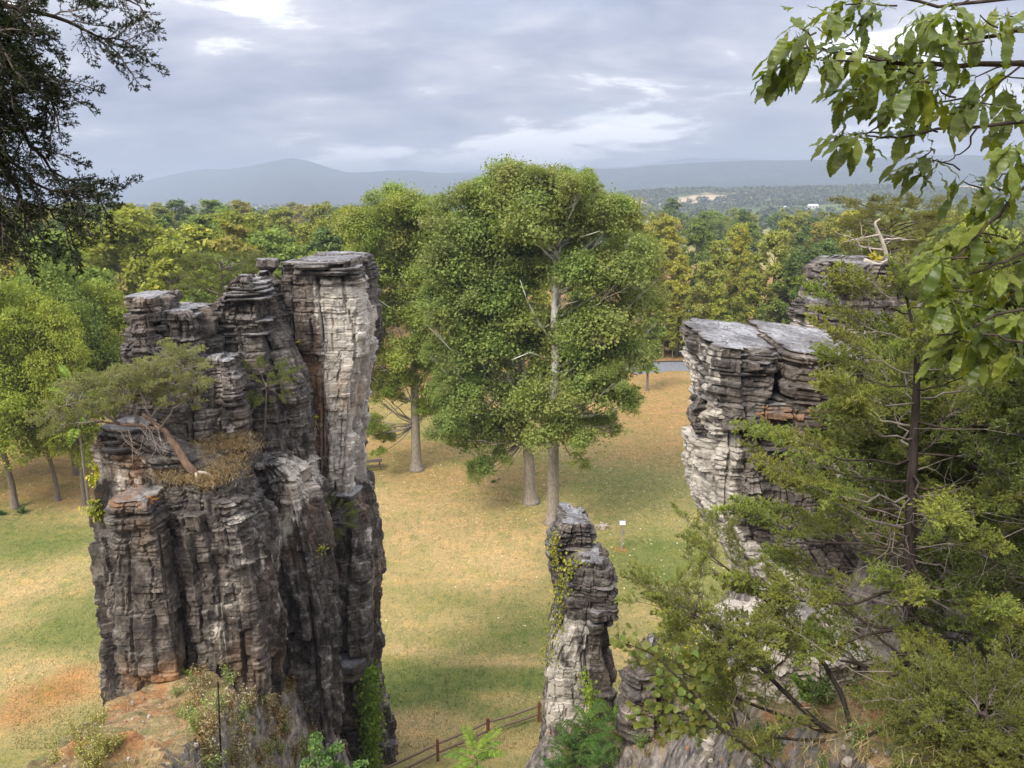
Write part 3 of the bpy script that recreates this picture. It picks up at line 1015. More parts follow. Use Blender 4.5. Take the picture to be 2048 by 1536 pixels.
# loose and jutting stones of the tower
stone('balanced_block', 535, 536, 29.3, 42, 34, 1.1, 3, TL, 0.3, 0.06, 0.22, 0, 0.45)
for i, (px, py, Y, wp, hp, dp, pa) in enumerate([
        (655, 523, 29.4, 118, 9, 3.6, .15), (668, 518, 29.6, 104, 6, 3.2, .3), (640, 531, 28.5, 90, 8, 2.2, .1), (690, 537, 28.6, 66, 8, 2.0, .1), (660, 544, 28.4, 100, 7, 1.6, .05), (600, 527, 29.0, 60, 12, 2.2, .25),
        (497, 559, 27.4, 44, 7, 1.2, .6), (505, 566, 27.3, 66, 7, 1.6, .4), (500, 573, 27.0, 78, 6, 2.2, .2), (508, 580, 26.8, 84, 5, 2.2, .15), (495, 586, 26.6, 86, 6, 2.0, .1), (505, 594, 26.6, 96, 6, 2.2, .1), (480, 602, 26.6, 60, 6, 1.8, .1),
        (296, 592, 24.4, 62, 8, 1.7, .35), (366, 620, 24.9, 66, 10, 1.7, .2), (372, 628, 24.7, 80, 8, 1.8, .1), (398, 630, 24.9, 26, 10, 1.0, .1), (300, 690, 23.9, 78, 7, 1.4, .1), (290, 676, 23.9, 54, 6, 1.2, .2),
        (300, 702, 23.9, 80, 8, 1.4, .1), (420, 668, 25.8, 28, 7, .8, .5), (480, 650, 26.2, 90, 6, 1.5, .1), (490, 664, 26.2, 120, 6, 1.5, .12), (470, 680, 26.1, 100, 6, 1.4, .1), (500, 640, 26.2, 100, 6, 1.4, .1), (450, 735, 25.0, 60, 7, 1.2, .3),
        (585, 705, 27.9, 30, 12, .9, .2), (262, 850, 22.7, 90, 10, 1.7, .1), (258, 862, 22.6, 84, 9, 1.5, .05), (260, 876, 22.6, 82, 9, 1.4, .05), (255, 890, 22.5, 70, 9, 1.4, .1),
        (290, 984, 21.6, 66, 8, 1.3, .6), (330, 905, 22.8, 60, 8, 1.2, .2), (300, 1395, 21.4, 70, 9, 1.4, .3), (290, 1408, 21.3, 90, 8, 1.5, .35), (330, 1385, 21.5, 80, 9, 1.4, .3),
        (700, 1330, 28.2, 70, 34, 1.6, .05), (655, 1075, 28.0, 50, 14, 1.2, .05), (640, 1100, 27.8, 60, 10, 1.2, .1), (690, 985, 28.2, 60, 10, 1.4, .2)]):
    stone('rock_slab', px, py, Y + (.25 if 600 < py < 1100 else 0), wp * .94, hp, dp, 500 + i, TL, random.uniform(-.15, .15), random.uniform(-.03, .03), pa, 0.6 if 1380 < py < 1412 or py == 984 else 0.0)
adopt(TL)

# ---- right tower with the flat tilted cap
TR = thing('rock_tower', 'flat topped rock tower with split tilted cap beside the green cedar', 'rock tower', (7, 21.5, 8))


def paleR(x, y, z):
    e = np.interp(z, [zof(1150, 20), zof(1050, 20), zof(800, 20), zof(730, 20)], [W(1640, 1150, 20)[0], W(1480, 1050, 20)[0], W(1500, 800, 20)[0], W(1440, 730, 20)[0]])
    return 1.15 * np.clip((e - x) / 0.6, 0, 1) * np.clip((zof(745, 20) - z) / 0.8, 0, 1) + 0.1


def rustR(x, y, z):
    return np.exp(-((z - zof(825, 20)) / 0.45) ** 2) * (x > W(1500, 800, 20)[0]) * 0.8


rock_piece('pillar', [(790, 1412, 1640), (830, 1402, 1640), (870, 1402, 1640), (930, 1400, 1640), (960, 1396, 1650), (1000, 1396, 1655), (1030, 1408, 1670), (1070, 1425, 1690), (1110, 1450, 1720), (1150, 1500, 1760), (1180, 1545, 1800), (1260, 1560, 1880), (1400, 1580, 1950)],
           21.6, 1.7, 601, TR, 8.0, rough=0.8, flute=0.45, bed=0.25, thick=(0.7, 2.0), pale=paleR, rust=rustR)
rock_piece('cap_block', [(672, 1398, 1535), (690, 1390, 1538), (735, 1388, 1537), (765, 1398, 1530), (800, 1420, 1520)], 21.4, 1.6, 631, TR, zof(825, 21.4), dip=(-0.10, 0.10), rough=0.62, thick=(0.3, 0.6), pale=lambda x, y, z: 0.5 * (x < W(1430, 740, 20.5)[0]) * (z < zof(690, 20.5)), cap_noise=0.02)
rock_piece('cap_block', [(684, 1545, 1700), (700, 1542, 1720), (750, 1540, 1720), (790, 1545, 1700), (810, 1560, 1690)], 21.5, 1.6, 641, TR, zof(825, 21.5), dip=(-0.12, 0.10), rough=0.6, thick=(0.3, 0.6), cap_noise=0.02, pale=lambda x, y, z: 0.15 + 0 * x, rust=lambda x, y, z: 0.08 + 0 * x)
rock_piece('knob', [(800, 1388, 1412), (815, 1378, 1414), (835, 1375, 1416), (850, 1380, 1416)], 21.2, 0.5, 651, TR, zof(862, 21.2), rough=0.5)
for i, (px, py, Y, wp, hp, dp, pa) in enumerate([
        (1475, 700, 20.3, 150, 7, 1.8, .05), (1470, 712, 20.2, 150, 6, 1.8, .1), (1478, 725, 20.2, 140, 6, 1.8, .1), (1475, 738, 20.2, 140, 7, 1.8, .05), (1480, 752, 20.3, 120, 6, 1.6, .1), (1600, 712, 20.4, 120, 7, 1.8, .05),
        (1455, 826, 20.3, 84, 14, 1.2, .1), (1540, 808, 20.4, 44, 26, 1.2, .25), (1590, 812, 20.6, 40, 22, 1.2, .25), (1560, 838, 20.3, 110, 10, 1.6, .15), (1580, 792, 20.3, 110, 6, 1.4, .15), (1480, 930, 20.2, 80, 8, 1.2, .2), (1470, 945, 20.2, 84, 7, 1.2, .15), (1490, 910, 20.2, 70, 8, 1.1, .2), (1395, 822, 20.9, 34, 7, .8, .1), (1394, 832, 20.9, 38, 7, .8, .15),
        (1520, 1160, 20.2, 60, 7, 1.3, .6), (1570, 1175, 20.1, 90, 8, 1.3, .3), (1600, 1190, 20.0, 110, 8, 1.3, .1)]):
    stone('rock_slab', px, py, Y + .45, wp * .92, hp, dp, 700 + i, TR, random.uniform(-.1, .1), random.uniform(0.02, .07), pa, 0.35 if py in (808, 812, 792) else 0)
adopt(TR)

# ---- far right tower
TF = thing('rock_tower', 'ragged rock tower crowned with dead wood behind the cedar tip', 'rock tower', (14, 31, 8))
rock_piece('pillar', [(522, 1700, 1790), (535, 1672, 1835), (560, 1655, 1855), (600, 1650, 1868), (650, 1640, 1875), (720, 1632, 1880), (850, 1640, 1900), (1000, 1650, 1930), (1200, 1650, 1950)], 31, 2.2, 801, TF, 5.0, rough=0.9, du=.09, dz=.075,
           pale=lambda x, y, z: 0.30 * (z > zof(640, 30)) * (z < zof(555, 30)) + 0.9 * np.clip((zof(640, 30) - z) / .6, 0, 1) * (x < W(1730, 650, 30)[0]))
rock_piece('buttress', [(602, 1628, 1700), (612, 1612, 1710), (635, 1608, 1720), (660, 1614, 1720), (700, 1618, 1720), (850, 1630, 1740), (1000, 1640, 1760)], 30.2, 1.5, 811, TF, 6.0, rough=0.8,
           pale=lambda x, y, z: 0.9 * np.clip((zof(640, 29) - z) / .6, 0, 1) + 0.15)
for i in range(16):
    px = 1690 + 9 * (i % 14) + random.uniform(-18, 18)
    stone('rock_slab', px, 524 + 2.3 * i, 30.4 - 0.08 * i, random.uniform(40, 90), 5.5, 2.0, 830 + i, TF, random.uniform(-.2, .2), random.uniform(-.06, .06), random.uniform(0, .25))
adopt(TF)

# ---- slim chimney
TS = thing('rock_tower', 'slim short rock chimney standing alone above the lawn with creeper', 'rock tower', (2.6, 26, 3))
rock_piece('pillar', [(1032, 1130, 1170), (1042, 1120, 1176), (1060, 1118, 1180), (1068, 1106, 1184), (1095, 1097, 1186), (1115, 1099, 1186), (1140, 1108, 1190), (1200, 1118, 1200), (1300, 1100, 1200), (1420, 1090, 1200)], 26.8, 0.85, 901, TS, 3.0, rough=0.55, du=.05, dz=.045, bed=0.3, pale=lambda x, y, z: 0.05 + 0.3 * (z < zof(1160, 26)))
rock_piece('pillar', [(1112, 1160, 1205), (1125, 1142, 1214), (1150, 1134, 1218), (1180, 1128, 1222), (1205, 1126, 1224), (1212, 1134, 1222), (1222, 1130, 1226), (1240, 1130, 1224), (1252, 1128, 1208), (1275, 1118, 1212), (1300, 1106, 1216), (1330, 1100, 1226), (1362, 1098, 1232), (1400, 1098, 1226), (1440, 1100, 1218), (1536, 1102, 1220)], 25.7, 0.95, 911, TS, 0.0, rough=0.55, du=.05, dz=.045, bed=0.1, thick=(0.7, 1.8), flute=0.35,
           pale=lambda x, y, z: 0.62 * np.clip((zof(1215, 25) - z) / .5, 0, 1) * np.clip((W(1205, 1300, 25)[0] - x) / .5, 0.2, 1) + 0.03)
for i, (px, py, Y, wp, hp, dp) in enumerate([(1152, 1036, 26.6, 58, 7, 1.2), (1150, 1044, 26.5, 66, 7, 1.3), (1150, 1056, 26.5, 64, 7, 1.3), (1182, 1148, 25.3, 84, 8, 1.4), (1178, 1160, 25.2, 94, 9, 1.5), (1185, 1176, 25.2, 84, 24, 1.4), (1196, 1222, 24.9, 62, 22, 1.0), (1150, 1196, 25.1, 54, 16, 1.0), (1190, 1250, 24.9, 40, 18, .8)]):
    stone('rock_slab', px, py, Y + .12, wp * .9, hp, dp, 930 + i, TS, random.uniform(-.2, .2), random.uniform(-.05, .05), 0.06)
adopt(TS)

# ---- small outcrops on the near slope
for nm, lab, rows, Y, b, sd, bz, pa in (
        ('rock_outcrop', 'grey rock knob poking up beside the slim chimney foot', [(1305, 1285, 1325), (1318, 1272, 1340), (1350, 1262, 1350), (1400, 1255, 1350), (1480, 1255, 1350)], 21.5, 0.7, 951, 6.0, .3),
        ('rock_outcrop', 'pale rock ledge under the cedar branches', [(1262, 1540, 1720), (1280, 1480, 1770), (1310, 1435, 1810), (1370, 1420, 1850), (1420, 1420, 1850)], 16.5, 1.2, 961, 11.0, .75)):
    t = thing(nm, lab, 'rock outcrop', tuple(W((rows[0][1] + rows[0][2]) / 2, rows[0][0], Y)))
    rock_piece('boulder', rows, Y, b, sd, t, bz, rough=0.9, cap_noise=0.35, flute=0.3, pale=lambda x, y, z, pa=pa: pa + 0 * x, rust=lambda x, y, z, sd=sd: (0.7 if sd == 971 else 0.15) + 0 * x)
    adopt(t)


# ================================================================== VEGETATION BUILDERS
def curve(p0, p1, n, bow, rng, jit=0.0):
    """a bent line from p0 to p1"""
    p0, p1 = np.asarray(p0, float), np.asarray(p1, float)
    t = np.linspace(0, 1, n)[:, None]
    P = p0 + (p1 - p0) * t + np.asarray(bow, float) * (4 * t * (1 - t))
    if jit:
        P[1:-1] += rng.normal(0, jit, (n - 2, 3))
    return P


def unit(n, rng):
    v = rng.normal(0, 1, (n, 3))
    return v / np.linalg.norm(v, axis=1)[:, None]


def make_broadleaf(lobes, trunk, tr, rng, n_leaf, ll, mats, clump=0.34, per=26, limb_r=0.10, gap=None, limbs=None, droop=0.35, sides=7, lw=0.62):
    """lobes: (x, y, z, r) local; returns trunk mesh, crown mesh"""
    lobes = np.asarray(lobes, float)
    g = Geo()
    trunk = np.asarray(trunk, float)
    tt = np.linspace(0, 1, len(trunk))
    rad = tr * (1 - tt) ** 0.8 * 0.9 + tr * 0.07
    zz_ = np.array([.25, .6, 1.2])
    ex = np.stack([np.interp(zz_, trunk[:, 2], trunk[:, k]) for k in range(3)], 1)
    rad = np.concatenate([[rad[0] * 1.75], rad[0] * np.array([1.38, 1.16, 1.02]), rad[1:]])
    trunk = np.vstack([trunk[:1], ex, trunk[1:]])
    o_ = np.argsort(trunk[:, 2])
    trunk, rad = trunk[o_], rad[o_]
    g.tube(trunk, rad, sides + 2)
    zlow = max(1.5 if trunk[-1, 2] > 5 else .2, np.percentile(lobes[:, 2], 12))
    for x, y, z, r in lobes:
        zt = max(zlow, min(trunk[-1, 2], z - np.hypot(x, y) * 0.7 - r * 0.4))
        q = np.array([np.interp(zt, trunk[:, 2], trunk[:, k]) for k in range(3)])
        e = np.array([x, y, z])
        P = curve(q, e, 6, (0, 0, -0.08 * np.linalg.norm(e - q)), rng, 0.06 * r)
        r0 = min(limb_r, tr * 0.5) * (0.6 + 0.6 * rng.rand())
        g.tube(P, np.linspace(r0, r0 * 0.25, 6), 5, cap=False)
        for k in range(4):
            d = unit(1, rng)[0] * r * 0.8
            d[2] = abs(d[2])
            g.tube(curve(P[4], e + d, 4, (0, 0, 0), rng, 0.04 * r), np.linspace(r0 * 0.35, r0 * 0.08, 4), 3, cap=False)
    for P, r0 in (limbs or []):
        g.tube(P, np.linspace(r0, r0 * 0.2, len(P)), 6)
    tm = g.mesh('trunk', mats[0], True)
    # clumps on the lobes
    vol = lobes[:, 3] ** 2
    nc = max(len(lobes), int(n_leaf / per))
    cnt = rng.multinomial(nc, vol / vol.sum())
    ci = np.repeat(np.arange(len(lobes)), cnt)
    d = unit(len(ci), rng)
    d[:, 2] = np.where(d[:, 2] < -0.45, -d[:, 2], d[:, 2])
    rf = rng.uniform(0.42, 1.0, len(ci)) ** 0.6
    C = lobes[ci, :3] + d * (lobes[ci, 3] * rf)[:, None] * np.array([1, 1, 0.85])
    cr = lobes[ci, 3] * clump * rng.uniform(0.6, 1.3, len(ci))
    k = rng.poisson(per, len(ci))
    li = np.repeat(np.arange(len(ci)), k)
    off = rng.normal(0, 0.45, (len(li), 3)) * cr[li][:, None] * np.array([1, 1, 0.65])
    Pt = C[li] + off
    outw = Pt - lobes[ci[li], :3]
    outw /= np.linalg.norm(outw, axis=1)[:, None] + 1e-9
    D = outw * 0.5 + unit(len(li), rng) * 0.8 + np.array([0, 0, -droop])
    Nn = outw * 0.6 + np.array([0, 0, 0.7]) + unit(len(li), rng) * 0.75
    tint = np.clip(rng.rand(len(ci))[li] * 0.45 + rng.rand(len(li)) * 0.55, 0, 1)
    keep = np.ones(len(Pt), bool)
    if gap is not None:
        keep = gap(Pt, rng)
    ls = ll * rng.uniform(0.6, 1.25, len(Pt))
    g2 = Geo()
    g2.leaves(Pt[keep], D[keep], Nn[keep], ls[keep], ls[keep] * lw, tint[keep], 0.12)
    return tm, g2.mesh('crown', mats[1])


def crown_lobes(rng, H, cr, cb, n, shape='round', r0=0.36):
    out = []
    for i in range(n):
        t = (i + rng.rand()) / n
        if shape == 'round':
            f = math.sin(math.pi * min(1, 0.12 + 0.80 * t)) ** 0.7
        elif shape == 'tall':
            f = (1 - t) ** 0.55 * min(1, 0.55 + 2.2 * t)
        else:
            f = min(1, 0.35 + 0.9 * t) * (1 - max(0, t - 0.8) * 2.5)
        a = i * 2.399 + rng.uniform(-.6, .6)
        rr = cr * f * rng.uniform(0.25, 0.78) if t < 0.93 else cr * 0.12
        r = cr * r0 * rng.uniform(0.75, 1.2) * (0.6 + 0.4 * f)
        out.append((rr * math.cos(a), rr * math.sin(a), cb + (H - cb) * t * 0.97 - r * 0.35, r))
    return out


def trunk_line(rng, H, sway=0.35, n=9):
    z = np.linspace(0, H, n)
    x = np.cumsum(rng.normal(0, sway / n, n)) * 1.5
    y = np.cumsum(rng.normal(0, sway / n, n)) * 1.5
    return np.stack([x - x[0], y - y[0], z], 1)


def inst(protos, name, label, cat, loc, rz, sc, color, group):
    """a tree: Empty at the foot > trunk, crown"""
    tm, cm = protos
    t = thing(name, label, cat, loc, group, rz, sc)
    ob('trunk', tm, t)
    ob('crown', cm, t, color=color)
    return t


# ------------------------------------------------------------------ the sycamores on the lawn
def leaf_cluster(seed, n=880, ll=0.15, mat='leaf_syc'):
    """a bough end of unit radius: leaves massed on a dozen twig tips"""
    rng = np.random.RandomState(seed)
    tips = unit(17, rng) * rng.uniform(.35, .95, 17)[:, None]
    tips[:, 2] = np.where(tips[:, 2] < -.3, -tips[:, 2], tips[:, 2]) * .8
    g = Geo()
    for q in tips:
        g.tube(curve((0, 0, -.25), q, 4, (0, 0, -.05), rng, .03), np.linspace(.018, .005, 4), 3, cap=False)
    k = rng.randint(0, 17, n)
    Pt = tips[k] * 1.08 + rng.normal(0, .25, (n, 3)) * np.array([1, 1, .8])
    o = Pt / (np.linalg.norm(Pt, axis=1)[:, None] + 1e-6)
    g2 = Geo()
    l = ll * rng.uniform(.6, 1.3, n)
    g2.leaves(Pt, o * .4 + unit(n, rng) * .8 + np.array([0, 0, -.3]), o * .5 + np.array([0, 0, .8]) + unit(n, rng) * .6, l, l * .85, np.clip(rng.rand(17)[k] * .4 + rng.rand(n) * .6, 0, 1), .14)
    a, b = g2, g
    V = np.vstack(a.V + b.V)
    na = a.n
    Q = np.vstack(a.Q + [q + na for q in b.Q])
    me = mk_mesh('leaf_cluster', V, Q, None, M[mat], {'tint': np.concatenate(a.A + b.A)})
    me.materials.append(M['twig'])
    mi = np.zeros(len(Q), np.int32)
    mi[sum(len(q) for q in a.Q):] = 1
    me.polygons.foreach_set('material_index', mi)
    return me


CLUSTER = [leaf_cluster(s) for s in (901, 902, 903, 904, 905, 906)]


def sycamore(px, py, lobes_px, trunk_px, name, label, seed, n_leaf, ll, color, limbs_px=(), front_gap=True, depth=4.2, topz=None):
    rng = np.random.RandomState(seed)
    base = G(px, py)
    base[2] = far_h(base[:1], base[1:2])[0] - 0.05
    Y = base[1]
    lob = []
    for a, b, r in lobes_px:
        b = b + max(0, (420 - b) * .28)
        rm = r * Y / F * 1.02
        for sgn in (-1, 1):
            dy = sgn * rng.uniform(0.15, 1.0) * depth * (0.55 + 0.45 * rng.rand())
            p = W(a + rng.uniform(-6, 6), b, Y + dy * 0.15)
            lob.append((p[0] - base[0], dy, p[2] - base[2], rm * rng.uniform(0.8, 1.05)))
    tr = [np.array([W(a, b, Y)[0] - base[0], 0.0, W(a, b, Y)[2] - base[2]]) for a, b in trunk_px]
    tr = np.array(tr)
    tr[0] = 0
    t2 = np.linspace(0, len(tr) - 1, 14)
    tr = np.stack([np.interp(t2, np.arange(len(tr)), tr[:, k]) for k in range(3)], 1)
    tr[1:, :2] += rng.normal(0, 0.05, (13, 2))
    limbs = []
    for pts, dy0, dy1, r0 in limbs_px:
        P = []
        for q, (a, b) in enumerate(pts):
            dy = dy0 + (dy1 - dy0) * q / (len(pts) - 1)
            p = W(a, b, Y + dy)
            P.append((p[0] - base[0], dy, p[2] - base[2]))
        limbs.append((np.array(P), r0))

    def gap(P, r):
        keep = np.ones(len(P), bool)
        if front_gap:
            tx = np.interp(P[:, 2], tr[:, 2], tr[:, 0])
            n = fbm(P[:, 0] * 0.4, P[:, 1] * 0.3, P[:, 2] * 0.7, 2, seed)
            m = (np.abs(P[:, 0] - tx) < 0.32 + 0.3 * n) & (P[:, 1] < 0.2) & (n > -0.15) & (P[:, 2] > 9) & (P[:, 2] < 23)
            keep &= ~(m & (r.rand(len(P)) < 0.85))
            for lp, _ in limbs:
                for q in lp:
                    keep &= ~((np.hypot(P[:, 0] - q[0], P[:, 2] - q[2]) < 0.3) & (P[:, 1] < q[1] + 0.2) & (r.rand(len(P)) < 0.8))
        return keep
    tm, cm = make_broadleaf(lob, tr, 0.50, rng, n_leaf, ll, (M['bark_syc'], M['leaf_syc']), clump=0.50, per=32, limb_r=0.09, gap=gap, limbs=limbs, droop=0.2, sides=9, lw=0.85)
    t = thing(name, label, 'tree', base)
    ob('trunk', tm, t)
    ob('crown', cm, t, color=color)
    # bough ends, three hundred of them, spread over the lobes
    la = np.array(lob)
    wgt = la[:, 3] ** 1.6
    pick = rng.choice(len(la), 300, p=wgt / wgt.sum())
    for i in pick:
        d = unit(1, rng)[0]
        if d[2] < -.35:
            d[2] = -d[2]
        p = la[i, :3] + d * la[i, 3] * rng.uniform(.35, 1.22)
        txx = np.interp(p[2], tr[:, 2], tr[:, 0])
        if front_gap and abs(p[0] - txx) < .75 and p[1] < .3 and 10 < p[2] < 23 and rng.rand() < .8:
            continue
        if any(np.hypot(p[0] - q[0], p[2] - q[2]) < .8 and p[1] < q[1] + .3 for lp, _ in limbs for q in lp) and rng.rand() < .7:
            continue
        o = ob('leaf_cluster', CLUSTER[rng.randint(6)], t, p, tuple(c * rng.uniform(.92, 1.10) for c in color))
        sz = min(1.5, max(.55, la[i, 3] * .68)) * rng.uniform(.8, 1.15)
        o['kind'] = 'stuff'
        o.scale = (sz, sz, sz)
        o.rotation_euler = (rng.uniform(-.4, .4), rng.uniform(-.4, .4), rng.uniform(0, 6.28))
    return t


sycamore(1106, 1046, [(1070, 372, 46), (1142, 378, 40), (1185, 400, 36), (1010, 400, 50), (1225, 440, 42), (1150, 450, 62), (1070, 455, 64), (1262, 520, 44), (1220, 560, 60), (1130, 560, 58), (1268, 620, 44),
                     (1190, 660, 66), (1250, 720, 48), (1130, 690, 58), (1180, 770, 62), (1228, 800, 42), (1165, 860, 44), (1090, 850, 48), (1110, 775, 58), (1292, 600, 32), (1215, 860, 30), (1140, 900, 30), (1060, 345, 22), (1120, 350, 20), (1158, 352, 22), (1060, 330, 15), (1074, 326, 12), (1105, 338, 14), (1124, 331, 13), (1160, 340, 13), (1188, 368, 14), (1030, 348, 15), (1212, 392, 14), (1246, 418, 14), (1266, 470, 14), (1300, 556, 14), (1312, 640, 13), (1290, 715, 15), (1266, 785, 14), (1232, 850, 13), (1172, 918, 12), (1200, 470, 24), (1090, 520, 26), (1160, 620, 26), (1085, 640, 24), (1215, 745, 24), (1120, 830, 24), (1150, 735, 22), (1240, 640, 24), (1030, 430, 24), (1176, 525, 22)],
         [(1106, 1046), (1107, 960), (1108, 860), (1110, 760), (1110, 660), (1113, 560), (1114, 500), (1118, 440), (1128, 390), (1135, 360)],
         'sycamore_tree', 'tall sycamore with bare white upper limbs, pale base next to the slim chimney', 11, 30000, 0.21, (1.3, 1.2, 0.95),
         [([(1112, 562), (1128, 542), (1158, 529), (1190, 530), (1216, 536)], -0.5, -3.8, 0.13), ([(1114, 520), (1102, 500), (1088, 482)], -0.4, -2.5, 0.10), ([(1114, 500), (1122, 478), (1132, 440)], -0.3, -1.5, 0.12),
          ([(1112, 655), (1140, 640), (1176, 620), (1200, 606)], -0.5, -4.0, 0.08), ([(1112, 628), (1132, 608), (1156, 602)], -0.5, -3.2, 0.08), ([(1110, 690), (1080, 650), (1054, 600), (1040, 560)], -0.4, -3.5, 0.09), ([(1100, 720), (1060, 705), (1022, 720)], -0.6, -4.2, 0.08),
          ([(1118, 450), (1132, 420), (1150, 408)], -0.3, -3.2, 0.06), ([(1160, 475), (1200, 462)], -3.0, -4.4, 0.06)])
sycamore(1062, 1004, [(940, 425, 46), (900, 475, 42), (975, 480, 62), (915, 555, 56), (893, 635, 46), (975, 600, 66), (1030, 550, 58), (885, 715, 46), (955, 705, 66), (1035, 680, 58), (925, 795, 52), (1000, 790, 58), (905, 845, 30), (958, 870, 44), (975, 925, 26), (1028, 872, 44), (1060, 805, 44), (870, 590, 30), (990, 405, 40), (958, 372, 20), (965, 350, 14), (944, 372, 14), (924, 392, 14), (880, 440, 14), (866, 520, 14), (868, 640, 14), (860, 700, 14), (878, 800, 14), (890, 880, 12), (985, 955, 13), (945, 938, 12), (1000, 910, 18), (930, 500, 24), (960, 560, 26), (1000, 660, 26), (930, 670, 26), (970, 760, 24), (1020, 740, 24), (900, 770, 22), (950, 830, 22), (990, 540, 22)],
         [(1062, 1004), (1058, 930), (1052, 860), (1045, 760), (1035, 660), (1020, 560), (1005, 470), (1000, 410)],
         'sycamore_tree', 'sycamore with dark rough trunk and low hanging left boughs on the lawn', 12, 27000, 0.21, (1.2, 1.18, 0.98), [], False)
sycamore(833, 939, [(790, 430, 38), (845, 430, 36), (750, 470, 42), (830, 490, 54), (872, 470, 36), (760, 550, 48), (840, 570, 56), (722, 545, 32), (780, 640, 52), (858, 640, 46), (740, 690, 38), (810, 715, 42), (735, 775, 26), (775, 800, 30), (862, 735, 34), (752, 850, 26), (725, 620, 30), (735, 850, 24), (780, 868, 22), (870, 800, 28), (765, 895, 18), (718, 830, 24), (800, 770, 34), (852, 825, 26), (880, 700, 30), (720, 720, 28)],
         [(833, 939), (831, 860), (829, 760), (828, 660), (826, 560), (824, 470), (822, 430)],
         'sycamore_tree', 'slender yellowing sycamore with straight bare trunk beside the picnic table', 13, 12000, 0.22, (1.4, 1.32, 0.9),
         [([(828, 790), (800, 812), (765, 838), (745, 842)], -0.3, -3.0, 0.06), ([(828, 720), (800, 735), (760, 742)], -0.3, -2.5, 0.06), ([(827, 600), (815, 570), (800, 545)], -0.3, -2.0, 0.06)], True, 3.5)

# ------------------------------------------------------------------ forest belt
PROTO = []
for sd, H, cr, cb, n, sh, nl, ll in ((21, 20, 5.2, 4.5, 22, 'round', 13000, 0.52), (22, 20, 4.6, 5.0, 20, 'round', 12000, 0.52), (23, 20, 3.4, 4.5, 22, 'round', 10000, 0.48), (24, 20, 5.6, 5.0, 24, 'vase', 13000, 0.52), (25, 20, 3.9, 3.5, 20, 'tall', 10000, 0.5)):
    rng = np.random.RandomState(sd)
    PROTO.append(make_broadleaf(crown_lobes(rng, H, cr, cb, n, sh), trunk_line(rng, H * 0.86), 0.27, rng, nl, ll, (M['bark_grey'], M['leaf_tree']), clump=0.45, per=30))
rng = np.random.RandomState(26)   # sparse, pale stemmed birch-like tree of the wood's edge
SPARSE = make_broadleaf(crown_lobes(rng, 18, 3.0, 3.5, 18, 'tall', 0.34), trunk_line(rng, 17), 0.16, rng, 4200, 0.42, (M['bark_syc'], M['leaf_tree']), clump=0.6, per=16)

KINDS = dict(
    green=((1.10, 1.28, 0.90), 'green broadleaf tree'),
    lime=((1.62, 1.55, 0.80), 'yellow-green broadleaf tree'),
    olive=((1.40, 1.32, 0.90), 'olive tinged tree'),
    gold=((1.8, 1.52, 0.75), 'golden yellow tree'),
    rust=((1.6, 1.30, 1.0), 'orange brown tree'),
    dark=((0.70, 0.88, 0.80), 'dark green tree'))
placed = []


def forest_tree(x, y, H, kind, proto, rz, wide=1.0):
    col, lab = KINDS[kind]
    s = H / 20.0
    v = 0.85 + 0.3 * random.random()
    z = far_h(np.array([x]), np.array([y]))[0] - 0.1
    px = 1024 + F * x / (y * 0.99)
    zone = ('behind the yellow-green lawn trees' if px < 250 else 'behind the big dark tower' if px < 760 else 'behind the sycamores' if px < 1300 else 'beyond the park road' if px < 1620 else 'behind the ragged tower')
    row = 'at the front of the wood' if y < 130 else 'deep in the wood' if y < 230 else 'far back in the wood'
    form = 'narrow' if proto in (PROTO[2], PROTO[4]) else 'thin sparse' if proto is SPARSE else 'broad'
    lab = '%s %s %s %s' % (form, lab, row, zone)
    inst(proto, 'forest_tree', lab, 'tree', (x, y, z), rz, (s * wide, s * wide, s), tuple(c * v for c in col), lab)
    placed.append((x, y))


def top_h(px, py, Y):
    return max(6.0, W(px, py, Y)[2])


